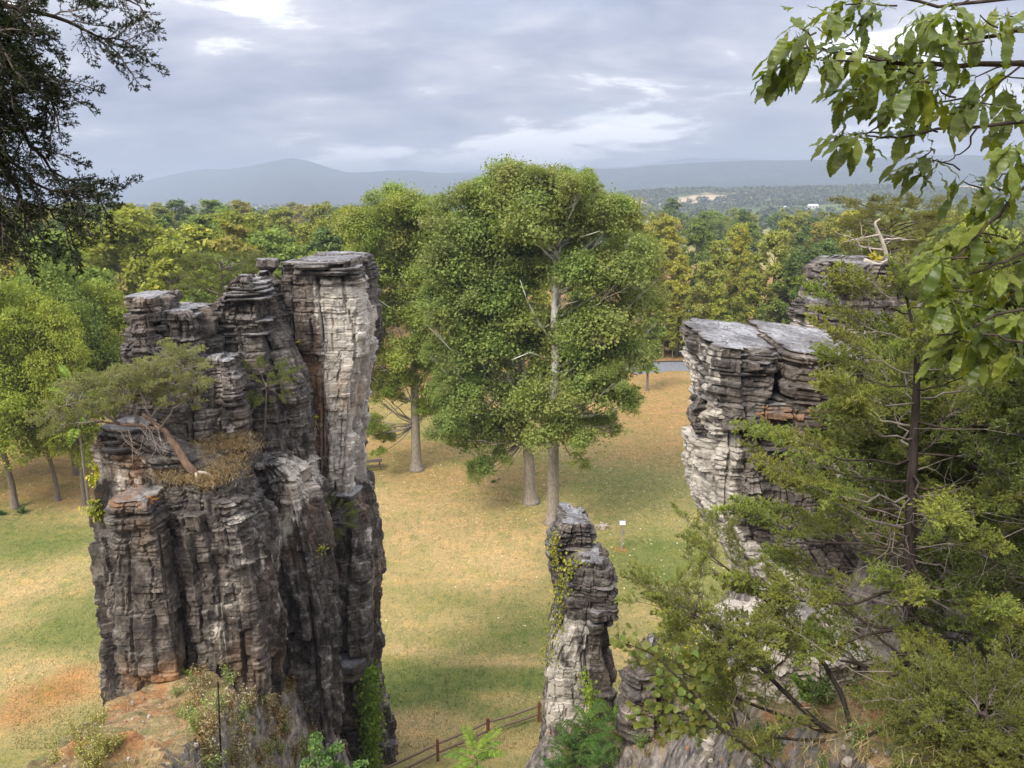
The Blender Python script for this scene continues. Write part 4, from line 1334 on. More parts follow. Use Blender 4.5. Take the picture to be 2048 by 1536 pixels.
# explicit ones that stand out: crown centre px, top py, distance, kind, proto, wide
for px, py, Y, kind, k, wd in ((1490, 447, 128, 'gold', 2, .85), (1440, 470, 126, 'olive', 4, .9), (1560, 455, 124, 'olive', 1, .9), (1330, 430, 150, 'gold', 0, 1), (1290, 440, 140, 'rust', 1, .9), (1400, 440, 160, 'green', 0, 1), (1390, 560, 120, 'olive', 5, 1), (1340, 540, 122, 'olive', 5, 1.2),
                               (1450, 560, 118, 'lime', 4, 1), (1590, 520, 122, 'green', 0, 1), (1660, 480, 118, 'dark', 3, 1), (1540, 600, 118, 'green', 4, .8), (1640, 440, 190, 'rust', 1, .9), (1710, 415, 190, 'gold', 1, 1.1), (1580, 425, 210, 'lime', 2, 1),
                               (1345, 394, 330, 'dark', 0, 1.0), (1490, 418, 260, 'dark', 0, .9), (645, 448, 112, 'dark', 1, 1), (470, 420, 120, 'lime', 0, 1.1), (250, 415, 100, 'lime', 3, 1.1), (560, 410, 170, 'olive', 0, 1.1), (640, 402, 190, 'olive', 1, 1.1), (700, 420, 150, 'olive', 0, 1),
                               (540, 455, 108, 'green', 3, 1.1), (380, 440, 108, 'lime', 1, 1.1), (620, 500, 96, 'lime', 0, 1.0), (350, 398, 240, 'dark', 0, 1.3), (420, 396, 250, 'green', 1, 1.3), (480, 399, 260, 'rust', 0, 1.2),
                               (330, 480, 86, 'lime', 0, 1.0), (430, 500, 84, 'green', 1, 1.0), (1310, 560, 100, 'green', 4, .9), (1880, 420, 120, 'lime', 0, 1.1), (1370, 500, 124, 'gold', 4, 1.0), (1420, 520, 121, 'olive', 1, .9), (1510, 540, 122, 'lime', 0, .9), (1320, 590, 121, 'olive', 2, .9), (1470, 620, 119, 'green', 0, .8), (1360, 620, 121, 'lime', 4, .8), (1560, 560, 121, 'olive', 4, .9), (1620, 600, 119, 'dark', 0, .8), (1950, 430, 105, 'lime', 3, 1.0), (1830, 500, 110, 'green', 1, 1.0)):
    p = W(px, 400, Y)
    forest_tree(p[0], Y, top_h(px, py, Y), kind, SPARSE if k == 5 else PROTO[k], random.uniform(0, 6.28), wd)

rng = np.random.RandomState(5)
tries = 0
nfor = 0
while nfor < 240 and tries < 9000:
    tries += 1
    Y = 78 + 380 * rng.rand() ** 1.55
    u = rng.uniform(-0.72, 0.72)
    px = 1024 + u * F
    x = u * Y * 0.99
    if px < 640 and Y < 84:
        continue
    if 640 <= px < 1300 and Y < 108:
        continue
    if px >= 1300 and Y < 120:
        continue
    if 1250 < px < 1420 and Y < 126:
        continue
    sp = 5.0 + Y / 48
    if any((x - a) ** 2 + (Y - b) ** 2 < sp * sp for a, b in placed):
        continue
    left = px < 1000
    if left:
        H = rng.uniform(20.5, 24.6) if Y > 120 else rng.uniform(18, 23)
        kind = rng.choice(['lime', 'green', 'olive', 'dark', 'rust'], p=[.50, .26, .16, .04, .04])
        if Y > 200:
            kind = rng.choice(['olive', 'green', 'rust', 'dark'], p=[.45, .3, .15, .10])
    else:
        H = rng.uniform(13.5, 19) if Y < 170 else rng.uniform(17, 22.0)
        kind = rng.choice(['gold', 'olive', 'green', 'lime', 'rust', 'dark'], p=[.09, .27, .27, .26, .05, .06])
    forest_tree(x, Y, H, kind, PROTO[rng.randint(5)], rng.uniform(0, 6.28), rng.uniform(0.85, 1.2))
    nfor += 1

# understorey that closes the wood's edge
rng = np.random.RandomState(61)
BUSH = []
for sd in (71, 72):
    r2 = np.random.RandomState(sd)
    BUSH.append(make_broadleaf([(r2.normal(0, .9), r2.normal(0, .9), r2.uniform(.7, 2.4), r2.uniform(.6, 1.1)) for _ in range(10)], trunk_line(r2, 1.6, .2, 4), 0.06, r2, 2600, 0.30, (M['bark_grey'], M['leaf_tree']), clump=0.5, per=18))
for i in range(46):
    if i < 28:
        px = rng.uniform(1290, 1700)
        Y = rng.uniform(118, 128)
        if 1290 < px < 1430 and Y < 124:
            Y = 125 + rng.rand() * 3
    else:
        px = rng.uniform(0, 900)
        Y = rng.uniform(98, 112)
    p = W(px, 400, Y)
    kind = rng.choice(['olive', 'green', 'lime', 'dark'])
    z = far_h(np.array([p[0]]), np.array([Y]))[0] - 0.1
    inst(BUSH[i % 2], 'forest_shrub', {'olive': 'olive coloured shrub at the edge of the wood', 'green': 'green shrub at the edge of the wood', 'lime': 'yellow-green shrub at the edge of the wood', 'dark': 'dark green shrub at the edge of the wood'}[kind], 'shrub',
         (p[0], Y, z), rng.uniform(0, 6.28), float(rng.uniform(1.0, 2.3)), KINDS[kind][0], 'shrubs along the wood, ' + kind)


# ------------------------------------------------------------------ left group of walnut-like trees on the lawn
def left_trees():
    rng = np.random.RandomState(81)
    prot = []
    for sd, n, cr in ((82, 26, 5.4), (83, 24, 4.8)):
        r2 = np.random.RandomState(sd)
        prot.append(make_broadleaf(crown_lobes(r2, 18, cr, 5.0, n, 'round'), trunk_line(r2, 15, 0.8), 0.27, r2, 36000, 0.27, (M['bark_grey'], M['leaf_tree']), clump=0.5, per=36, lw=0.5, droop=0.5))
    spec = [(30, 1018, 545, (1.40, 1.48, 0.72), 'bright yellow-green tree with dark straight trunk beside the yucca', 0, .95), (116, 1003, 590, (1.50, 1.52, 0.70), 'yellow-green tree with thin leaning trunk behind the grassy tower', 1, .8), (170, 1012, 600, (1.45, 1.48, .72), 'yellow-green tree with pale slim trunk next to the tower ledge', 1, .75),
            (152, 952, 520, (1.05, 1.2, .75), 'green tree with dark trunk further back by the lawn edge', 0, .9), (-90, 985, 560, (1.3, 1.4, .72), 'yellow-green tree at the far end of the lawn row', 0, 1.0), (240, 925, 560, (1.4, 1.45, .7), 'yellow-green tree hidden behind the grassy tower', 1, .9)]
    for px, py, top, col, lab, k, wd in spec:
        b = G(px, py)
        H = W(px, top, b[1])[2]
        s = H / 18
        inst(prot[k], 'walnut_tree', lab, 'tree', (b[0], b[1], -0.1), rng.uniform(0, 6.28), (s * wd, s * wd, s), col, None)


left_trees()


# ------------------------------------------------------------------ distant woods (too far to count)
def distant():
    rng = np.random.RandomState(91)
    X, Y, S = [], [], []
    for _ in range(6500):
        y = rng.uniform(440, 2300)
        x = rng.uniform(-0.8, 0.85) * y
        n = fbm(np.array([x / 160]), np.array([y / 90]), 0.7, 3, 41)[0]
        hill = np.exp(-(((x - 800) / 430) ** 2 + ((y - 1750) / 330) ** 2)) + np.exp(-(((x - 330) / 240) ** 2 + ((y - 1850) / 260) ** 2))
        p = 0.9 if hill > 0.22 else (0.55 if n < 0.05 else 0.10)
        if y < 700:
            p = max(p, 0.55)
        if any(np.hypot((x - cx) / rx, (y - cy_) / ry) < 1.05 for cx, cy_, rx, ry in ((1330, 2290, 105, 150), (395, 1640, 70, 60), (620, 1330, 110, 26), (180, 1150, 50, 60), (1000, 1180, 150, 24), (560, 1250, 60, 40))):
            continue
        if rng.rand() < p:
            X.append(x); Y.append(y); S.append(rng.uniform(0.6, 1.15))
    for cx, cy_, rx, ry, n in ((800, 1650, 430, 260, 2600), (330, 1780, 240, 220, 900), (560, 1400, 330, 60, 350), (-200, 1100, 500, 300, 500)):
        for _ in range(n):
            x, y = rng.normal(cx, rx * .62), rng.normal(cy_, ry * .62)
            if any(np.hypot((x - a) / c, (y - b) / d) < 1.05 for a, b, c, d in ((1330, 2290, 105, 150), (395, 1640, 70, 60), (620, 1330, 110, 26), (560, 1250, 60, 40))):
                continue
            X.append(x); Y.append(y); S.append(rng.uniform(0.7, 1.2))
    X, Y, S = np.array(X), np.array(Y), np.array(S)
    g = Geo()
    k = 13
    H = 11 * S
    zb = far_h(X, Y)
    idx = np.repeat(np.arange(len(X)), k)
    d = unit(len(idx), rng)
    d[:, 2] = np.abs(d[:, 2])
    C = np.stack([X, Y, zb + H * 0.55], 1)[idx] + d * np.stack([H * .5, H * .5, H * .52], 1)[idx] * rng.uniform(.6, 1, len(idx))[:, None]
    ln = 5.0 * S[idx] * rng.uniform(.7, 1.2, len(idx))
    g.leaves(C, unit(len(idx), rng), d + unit(len(idx), rng) * .5, ln, ln * .9, np.clip(rng.rand(len(X))[idx] * .75 + rng.rand(len(idx)) * .2, 0, 1), 0.15)
    mt = leaf_mat('distant_leaf', (0.035, 0.05, 0.02), (0.11, 0.125, 0.04), (0.19, 0.14, 0.05), 0.1, False, 0.9)
    tag(ob('distant_woods', g.mesh('distant_woods', mt)), 'hazy woods and hedges spread over the valley and low hill', 'woods', kind='stuff')


distant()


# ------------------------------------------------------------------ far farm buildings
def house(px, py, Y, wd, dp, ht, rz, wall, roof, lab):
    p = W(px, py, Y)
    z = far_h(p[:1], np.array([Y]))[0] - 0.3
    t = thing('farm_house', lab, 'house', (p[0], Y, z), 'far farm buildings', rz)
    g = Geo()
    g.box((0, 0, ht / 2), (wd, dp, ht))
    g.add([(-wd / 2, -dp / 2, ht), (-wd / 2, dp / 2, ht), (-wd / 2, 0, ht + dp * .32), (wd / 2, -dp / 2, ht), (wd / 2, dp / 2, ht), (wd / 2, 0, ht + dp * .32)], None, [(0, 2, 1), (3, 4, 5)])
    ob('wall', g.mesh('wall', simple('house_paint', wall, .8, .05)), t)
    g = Geo()
    for s in (-1, 1):
        g.box((0, s * dp * .27, ht + dp * .15), (wd * 1.06, dp * .66, 0.25), rx=-s * math.atan(.64))
    ob('roof', g.mesh('roof', simple('house_roof', roof, .6, .1)), t)
    for k in range(3):
        g = Geo()
        g.box((-wd * .3 + wd * .3 * k, -dp / 2 - 0.02, ht * .5), (wd * .10, 0.12, ht * .36))
        ob('window', g.mesh('window', simple('dark_pane', (0.03, .035, .04), .2, .1)), t)


house(1625, 407, 1220, 17, 8, 4.5, .15, (.6, .6, .6), (.5, .52, .54), 'long white farmhouse with pale metal roof under the wooded hill')
house(1572, 406, 1240, 7, 6, 4.5, .5, (.7, .7, .68), (.55, .57, .6), 'small white outbuilding left of the long farmhouse')
house(738, 410, 900, 12, 9, 7, .3, (.78, .78, .77), (.66, .67, .68), 'boxy white building glimpsed above the forest canopy')
house(712, 412, 900, 14, 8, 5, .2, (.74, .74, .74), (.6, .62, .64), 'low white building beside the boxy one above the forest')
house(762, 411, 905, 10, 7, 4.5, .2, (.7, .7, .7), (.66, .66, .66), 'low pale shed right of the boxy white building')

# ------------------------------------------------------------------ cedar sprays
def spray_mesh(seed, L=0.75, n_side=17, sub=7, per=12, ls=0.038, lw=0.0125, flat=0.45, droop=0.12):
    rng = np.random.RandomState(seed)
    g = Geo()
    gt = Geo()
    ax = curve((0, 0, 0), (L, 0, -droop * L), 7, (0, 0, 0.05 * L), rng, 0.012)
    C, D, A = [], [], []

    def leafy(P, n, t0=0.15):
        for _ in range(n):
            t = rng.uniform(t0, 1.02)
            i = min(len(P) - 2, int(t * (len(P) - 1)))
            q = P[i] + (P[i + 1] - P[i]) * (t * (len(P) - 1) - i)
            d = P[-1] - P[0]
            d = d / (np.linalg.norm(d) + 1e-9)
            d = d + unit(1, rng)[0] * 0.75
            d[2] += 0.15
            C.append(q + d * ls * 0.35)
            D.append(d)
    gt.tube(ax, np.linspace(0.010, 0.003, 7), 4, cap=False)
    for k in range(n_side):
        t = 0.08 + 0.9 * (k + rng.rand() * .6) / n_side
        i = min(5, int(t * 6))
        q = ax[i] + (ax[i + 1] - ax[i]) * (t * 6 - i)
        sgn = 1 if k % 2 else -1
        ln = L * 0.42 * (1 - t * 0.75) * rng.uniform(.6, 1.2)
        d = np.array([0.75, sgn * rng.uniform(.6, 1.0), rng.normal(0.12, flat)])
        d /= np.linalg.norm(d)
        P = curve(q, q + d * ln, 4, (0, 0, 0.03 * ln), rng, 0.006)
        gt.tube(P, np.linspace(0.005, 0.0018, 4), 3, cap=False)
        leafy(P, per)
        for m in range(sub):
            tt = 0.15 + 0.8 * (m + rng.rand()) / sub
            j = min(2, int(tt * 3))
            q2 = P[j] + (P[j + 1] - P[j]) * (tt * 3 - j)
            d2 = d + unit(1, rng)[0] * 0.85
            d2 /= np.linalg.norm(d2)
            P2 = np.array([q2, q2 + d2 * ln * 0.25, q2 + d2 * ln * 0.5 * rng.uniform(.6, 1.1)])
            leafy(P2, per)
    leafy(ax, per * 3, 0.4)
    C, D = np.array(C), np.array(D)
    n = len(C)
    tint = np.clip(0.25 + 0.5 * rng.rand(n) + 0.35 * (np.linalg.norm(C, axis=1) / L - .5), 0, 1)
    g.leaves(C, D, unit(n, rng) + np.array([0, 0, .6]), ls * rng.uniform(.7, 1.3, n), lw * rng.uniform(.7, 1.2, n), tint, 0.1)
    me = g.mesh('foliage_spray', M['leaf_cedar'])
    tm = gt.mesh('spray_twig', M['twig'])
    return me, tm


def join_spray(seed, **kw):
    """leaf and twig in one mesh with two materials"""
    a, b = spray_mesh(seed, **kw)
    na, nb = len(a.vertices), len(b.vertices)
    va = np.zeros(na * 3, np.float32); a.vertices.foreach_get('co', va)
    vb = np.zeros(nb * 3, np.float32); b.vertices.foreach_get('co', vb)
    ta = np.zeros(na, np.float32); a.attributes['tint'].data.foreach_get('value', ta)
    qa = np.zeros(len(a.loops), np.int32); a.loops.foreach_get('vertex_index', qa)
    qb = np.zeros(len(b.loops), np.int32); b.loops.foreach_get('vertex_index', qb)
    me = mk_mesh('foliage_spray', np.concatenate([va, vb]).reshape(-1, 3), np.concatenate([qa, qb + na]).reshape(-1, 4), None, M['leaf_cedar'], {'tint': np.concatenate([ta, np.zeros(nb)])})
    me.materials.append(M['twig'])
    mi = np.zeros(len(me.polygons), np.int32)
    mi[len(qa) // 4:] = 1
    me.polygons.foreach_set('material_index', mi)
    return me


SPRAY = [join_spray(s) for s in (201, 202, 203, 204, 205)]
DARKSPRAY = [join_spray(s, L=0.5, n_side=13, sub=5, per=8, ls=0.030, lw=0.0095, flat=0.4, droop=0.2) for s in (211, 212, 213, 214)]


def put_spray(meshes, parent, p, d, sc, rng, color):
    o = ob('foliage_spray', meshes[rng.randint(len(meshes))], parent, p - np.array(parent.location), color)
    d = Vector(d).normalized()
    q = d.to_track_quat('X', 'Z')
    o.rotation_mode = 'QUATERNION'
    from mathutils import Quaternion
    o.rotation_quaternion = q @ Quaternion((1, 0, 0), rng.uniform(-.8, .8))
    o.scale = (sc, sc * rng.uniform(.85, 1.15), sc)
    return o


def branch_obj(parent, name, P, rad, mat, k=6):
    g = Geo()
    g.tube(np.asarray(P) - np.array(parent.location), rad, k)
    return ob(name, g.mesh(name, mat, True), parent)


# ------------------------------------------------------------------ foreground red cedar
def near_cedar():
    rng = np.random.RandomState(301)
    base = W(1832, 1482, 10.0)
    base[2] = HZ(base[0], base[1]) - 0.15
    t = thing('cedar_tree', 'green red-cedar with straight dark trunk growing on the rocky slope', 'tree', base)
    line_px = [(1832, 1482), (1826, 1380), (1822, 1260), (1818, 1130), (1822, 1000), (1826, 900), (1832, 800), (1834, 720), (1825, 650), (1812, 590), (1804, 545)]
    P = np.array([W(a, b, 10.0) for a, b in line_px])
    P[0] = base
    branch_obj(t, 'trunk', P, np.array([.125, .105, .095, .085, .074, .062, .050, .036, .024, .014, .005]), M['bark_red'], 9)
    zt, zb = P[-1, 2], P[0, 2]
    col = (1.0, 1.0, 1.0)
    ns = 0
    sprays = []
    # outline of the crown as half width (m) over height fraction
    hf = [0.12, .25, .40, .52, .62, .72, .80, .88, .95, 1.0]
    wl = [1.5, 2.2, 2.5, 2.4, 2.2, 1.85, 1.4, 1.0, .5, .1]
    wr = [1.6, 2.2, 2.3, 2.2, 2.0, 1.8, 1.4, .9, .5, .1]
    nb = 64
    for i in range(nb):
        f = 0.14 + 0.84 * (i + rng.rand()) / nb
        z = zb + (zt - zb) * f
        q = np.array([np.interp(z, P[:, 2], P[:, k]) for k in range(3)])
        a = i * 2.399 + rng.uniform(-.5, .5)
        dx, dy = math.cos(a), math.sin(a)
        wmax = np.interp(f, hf, wl) if dx < 0 else np.interp(f, hf, wr)
        ln = wmax * rng.uniform(.65, 1.08) * (0.8 + 0.2 * abs(dx))
        rise = ln * (0.12 + 0.5 * f) * rng.uniform(.3, 1.1)
        e = q + np.array([dx * ln, dy * ln, rise])
        B = curve(q, e, 8, (0, 0, -0.10 * ln), rng, 0.02 * ln)
        branch_obj(t, 'branch', B, np.linspace(0.030 * (1 - f) + .009, .004, 8), M['bark_dark'] if rng.rand() < .6 else M['twig'], 5)
        m = max(2, int(ln * 2.9))
        for k in range(m):
            tt = 0.34 + 0.66 * (k + rng.rand()) / m
            j = min(6, int(tt * 7))
            p = B[j] + (B[j + 1] - B[j]) * (tt * 7 - j)
            d = (e - q) / ln
            sgn = 1 if k % 2 else -1
            side = np.array([-dy, dx, 0]) * sgn * rng.uniform(.2, 1.0) * (1.3 - tt)
            sprays.append((p, d + side + np.array([0, 0, rng.uniform(-.05, .5)]), rng.uniform(.8, 1.25) * (0.72 + 0.28 * (1 - f))))
        sprays.append((B[-2], e - q + np.array([0, 0, .3]), rng.uniform(.7, 1.0)))
    for k in range(8):
        f = .93 + .07 * k / 8
        z = zb + (zt - zb) * f
        q = np.array([np.interp(z, P[:, 2], P[:, c]) for c in range(3)])
        sprays.append((q, np.array([math.cos(k * 2.4) * .5, math.sin(k * 2.4) * .5, .9]), .55))
    order = rng.permutation(len(sprays))[:300]
    for i in order:
        p, d, sc = sprays[i]
        v = rng.uniform(.8, 1.2)
        put_spray(SPRAY, t, p, d, sc, rng, (1.38 * v * rng.uniform(.88, 1.12), 1.42 * v, v * 1.1))
    # bare dead twigs inside the lower crown
    for i in range(48):
        f = rng.uniform(.10, .62)
        z = zb + (zt - zb) * f
        q = np.array([np.interp(z, P[:, 2], P[:, k]) for k in range(3)])
        a = rng.uniform(0, 6.28)
        ln = rng.uniform(.6, 2.0)
        e = q + np.array([math.cos(a) * ln, math.sin(a) * ln, ln * rng.uniform(-.25, .25)])
        g = Geo()
        B = curve(q, e, 6, (0, 0, .08 * ln), rng, .04 * ln)
        g.tube(B - base, np.linspace(.011, .002, 6), 4)
        for k in range(5):
            j = 1 + k % 4
            g.tube(curve(B[j], B[j] + unit(1, rng)[0] * ln * .28, 4, (0, 0, 0), rng, .02) - base, np.linspace(.005, .0012, 4), 3)
        ob('dead_twig', g.mesh('dead_twig', M['twig']), t)


near_cedar()


def leaning_cedar():
    rng = np.random.RandomState(331)
    base = W(1690, 1510, 9.4)
    base[2] = HZ(base[0], base[1]) - 0.1
    t = thing('cedar_tree', 'many stemmed cedar leaning out left over the slope with olive foliage', 'tree', base)
    stems = [([(1690, 1510), (1640, 1450), (1580, 1395), (1530, 1345), (1500, 1305), (1488, 1270)], 9.4, 9.0, .05), ([(1690, 1510), (1700, 1420), (1650, 1330), (1590, 1260), (1530, 1200), (1470, 1150), (1420, 1110)], 9.4, 9.8, .045),
             ([(1690, 1510), (1560, 1430), (1480, 1400), (1400, 1360), (1350, 1340)], 9.4, 9.6, .03), ([(1690, 1510), (1600, 1480), (1500, 1470), (1420, 1440)], 9.4, 8.8, .03), ([(1690, 1510), (1740, 1470), (1800, 1440), (1860, 1420)], 9.4, 8.6, .03), ([(1500, 1305), (1440, 1260), (1390, 1230), (1350, 1215)], 9.0, 9.2, .02), ([(1590, 1260), (1520, 1280), (1450, 1290), (1400, 1285)], 9.6, 9.0, .02)]
    sp = []
    for px, y0, y1, r in stems:
        m = len(px)
        P = np.array([W(a, b, y0 + (y1 - y0) * i / (m - 1)) for i, (a, b) in enumerate(px)])
        if px[0] == (1690, 1510):
            P[0] = base
        tt = np.linspace(0, m - 1, 10)
        P = np.stack([np.interp(tt, np.arange(m), P[:, k]) for k in range(3)], 1)
        branch_obj(t, 'stem', P, np.linspace(r, r * .2, 10), M['bark_red'], 7)
        for k in range(4, 10):
            for q in range(4):
                d = unit(1, rng)[0] * np.array([1, 1, .5])
                d = d + (P[-1] - P[-3]) / np.linalg.norm(P[-1] - P[-3]) * .8 + np.array([0, 0, .25])
                d /= np.linalg.norm(d)
                ln = rng.uniform(.25, .8) * (1.1 - .05 * k)
                B = curve(P[k], P[k] + d * ln, 4, (0, 0, -.03), rng, .01)
                branch_obj(t, 'branch', B, np.linspace(.009, .003, 4), M['twig'], 4)
                sp.append((B[-1], d, rng.uniform(.55, .95)))
                sp.append((B[2], d + unit(1, rng)[0] * .8, rng.uniform(.45, .8)))
    for i in rng.permutation(len(sp))[:235]:
        p, d, sc = sp[i]
        v = rng.uniform(.75, 1.2)
        put_spray(SPRAY, t, p, d, sc * .78, rng, (v * 1.36, v * 1.36, v * 1.1))


leaning_cedar()


def back_cedar(px, py, Y, top, wpx, lab, n, seed, col, bare=40):
    """cedars further back on the right, mostly shade"""
    rng = np.random.RandomState(seed)
    base = W(px, py, Y)
    base[2] = HZ(base[0], Y) - .15
    tip = W(px, top, Y)
    t = thing('cedar_tree', lab, 'tree', base)
    H = tip[2] - base[2]
    P = np.stack([np.linspace(base[0], tip[0], 7), np.full(7, Y) + rng.normal(0, .05, 7), np.linspace(base[2], tip[2], 7)], 1)
    branch_obj(t, 'trunk', P, np.linspace(.14, .01, 7), M['bark_red'], 8)
    hw = wpx * Y / F / 2
    nb = n // 5
    sp = []
    for i in range(nb):
        f = .10 + .88 * (i + rng.rand()) / nb
        q = np.array([np.interp(f, np.linspace(0, 1, 7), P[:, k]) for k in range(3)])
        a = i * 2.399
        ln = hw * (1.05 - f) ** .7 * rng.uniform(.6, 1.1)
        e = q + np.array([math.cos(a) * ln, math.sin(a) * ln, ln * rng.uniform(0, .5)])
        B = curve(q, e, 6, (0, 0, -.1 * ln), rng, .02)
        branch_obj(t, 'branch', B, np.linspace(.028, .004, 6), M['bark_dark'], 4)
        for k in range(5):
            tt = .35 + .65 * (k + rng.rand()) / 5
            j = min(4, int(tt * 5))
            sp.append((B[j] + (B[j + 1] - B[j]) * (tt * 5 - j), (e - q) / ln + unit(1, rng)[0] * .6, rng.uniform(.9, 1.5) * hw / 2.6))
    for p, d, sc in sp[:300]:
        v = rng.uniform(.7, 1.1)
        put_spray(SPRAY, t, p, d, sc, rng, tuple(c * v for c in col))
    for i in range(bare):
        f = rng.uniform(.05, .7)
        q = np.array([np.interp(f, np.linspace(0, 1, 7), P[:, k]) for k in range(3)])
        a = rng.uniform(0, 6.28)
        ln = rng.uniform(.8, 2.2)
        g = Geo()
        B = curve(q, q + np.array([math.cos(a) * ln, math.sin(a) * ln, ln * rng.uniform(-.3, .3)]), 6, (0, 0, .05), rng, .04 * ln)
        g.tube(B - base, np.linspace(.012, .002, 6), 4)
        for k in range(5):
            j = 1 + k % 4
            g.tube(curve(B[j], B[j] + unit(1, rng)[0] * ln * .3, 4, (0, 0, 0), rng, .02) - base, np.linspace(.005, .0015, 4), 3)
        ob('dead_twig', g.mesh('dead_twig', M['twig']), t)


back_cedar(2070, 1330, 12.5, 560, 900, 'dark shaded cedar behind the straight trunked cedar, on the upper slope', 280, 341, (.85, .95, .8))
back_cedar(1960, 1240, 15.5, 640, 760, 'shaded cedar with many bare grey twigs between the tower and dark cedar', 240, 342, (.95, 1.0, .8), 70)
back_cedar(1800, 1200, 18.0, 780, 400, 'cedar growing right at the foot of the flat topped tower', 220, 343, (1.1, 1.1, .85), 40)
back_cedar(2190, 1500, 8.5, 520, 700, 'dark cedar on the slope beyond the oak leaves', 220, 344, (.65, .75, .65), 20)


back_cedar(1960, 1700, 6.6, 1420, 620, 'low cedar bush at the cliff edge below the others', 200, 345, (1.0, 1.0, .8), 10)


# ------------------------------------------------------------------ cedar boughs overhead on the left, backlit shade put into their tint
def overhead_cedar():
    rng = np.random.RandomState(351)
    base = np.array([-5.0, 4.5, 0.0])
    base[2] = HZ(base[0], base[1]) - .2
    t = thing('cedar_tree', 'dark cedar on the clifftop with drooping feathery boughs against the sky', 'tree', base)
    P = np.stack([np.linspace(base[0], -4.8, 8), np.linspace(base[1], 4.7, 8), np.linspace(base[2], 32.0, 8)], 1)
    branch_obj(t, 'trunk', P, np.linspace(.24, .04, 8), M['bark_red'], 10)
    boughs = [([(-220, -60), (-60, 20), (90, 20), (190, 50), (250, 75), (300, 90)], 4.6, .016), ([(-220, -120), (0, -40), (150, -25), (260, -15), (330, 20)], 4.5, .014), ([(-220, 40), (-60, 110), (40, 180), (60, 200), (130, 160)], 4.4, .016), ([(-200, 60), (-40, 130), (60, 90), (110, 130), (150, 200), (160, 235)], 4.6, .014),
              ([(-220, 130), (-20, 170), (40, 215), (85, 270), (130, 320), (170, 370), (240, 385)], 4.6, .017), ([(-220, 180), (-30, 210), (40, 300), (90, 350), (160, 395), (235, 400)], 4.5, .016), ([(-220, 230), (-40, 270), (30, 350), (40, 400), (50, 450)], 4.3, .014), ([(-220, 150), (-50, 230), (30, 290), (90, 400), (110, 450), (60, 510)], 4.5, .014), ([(-220, 0), (-60, 60), (20, 60), (60, 110), (90, 150)], 4.2, .016), ([(-220, -20), (-40, -30), (60, 10), (120, 45)], 4.3, .014), ([(-200, 210), (-40, 300), (60, 400), (150, 430), (190, 470)], 4.7, .014), ([(-200, 210), (-60, 330), (0, 420), (10, 470)], 4.7, .012)]
    sp, off = [], []
    for px, Y, r in boughs:
        m = len(px)
        B = np.array([W(a - 50, b - 8, Y + .05 * i) for i, (a, b) in enumerate(px)])
        zt = B[0, 2] + .3
        q = np.array([np.interp(zt, P[:, 2], P[:, k]) for k in range(3)])
        B = np.vstack([q, B])
        tt = np.linspace(0, m, 16)
        B = np.stack([np.interp(tt, np.arange(m + 1), B[:, k]) for k in range(3)], 1)
        B[1:-1] += rng.normal(0, .012, (14, 3))
        branch_obj(t, 'branch', B, np.linspace(r * 1.5, .004, 16), M['bark_dark'], 6)
        for k in range(1, 7):
            off.append((B[k], B[k + 1] - B[k - 1] + unit(1, rng)[0] * .25, rng.uniform(.6, 1.0)))
        for k in range(6, 16):
            d0 = B[min(15, k + 1)] - B[k - 1]
            d0 /= np.linalg.norm(d0)
            for q in range(3):
                sp.append((B[k], d0 * .8 + unit(1, rng)[0] * .75 + np.array([0, 0, -.18]), rng.uniform(.34, .64)))
    sp = [sp[i] for i in rng.permutation(len(sp))[:205]] + off
    # the rest of its crown, above and beside the frame, that shades these boughs
    for i in range(40):
        f = rng.uniform(.5, 1.0)
        q = np.array([np.interp(f, np.linspace(0, 1, 8), P[:, k]) for k in range(3)])
        a = rng.uniform(0, 6.28)
        ln = (1.15 - f) * 3.6 * rng.uniform(.3, 1)
        e = q + np.array([math.cos(a) * ln, math.sin(a) * ln, ln * .1])
        u_ = (e - CAM)
        dep = u_ @ FW
        if dep > 0.3:
            sxp = 1024 + F * u_[0] / dep
            syp = 768 - F * (u_ @ UP) / dep
            if sxp > -330 and -330 < syp < 1600:
                e = q + (e - q) * .15
                if q[0] / max(dep, .1) * F + 1024 > -500:
                    continue
        if i % 3 == 0:
            branch_obj(t, 'branch', curve(q, e, 5, (0, 0, 0), rng, .02), np.linspace(.03, .006, 5), M['bark_dark'], 5)
        sp.append((e, e - q + unit(1, rng)[0] * .5, rng.uniform(1.6, 2.4)))
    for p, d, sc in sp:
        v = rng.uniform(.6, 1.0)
        put_spray(DARKSPRAY, t, p, d, sc, rng, (v * .22, v * .30, v * .32))  # near-black tint carries the shade of boughs seen against the sky


overhead_cedar()


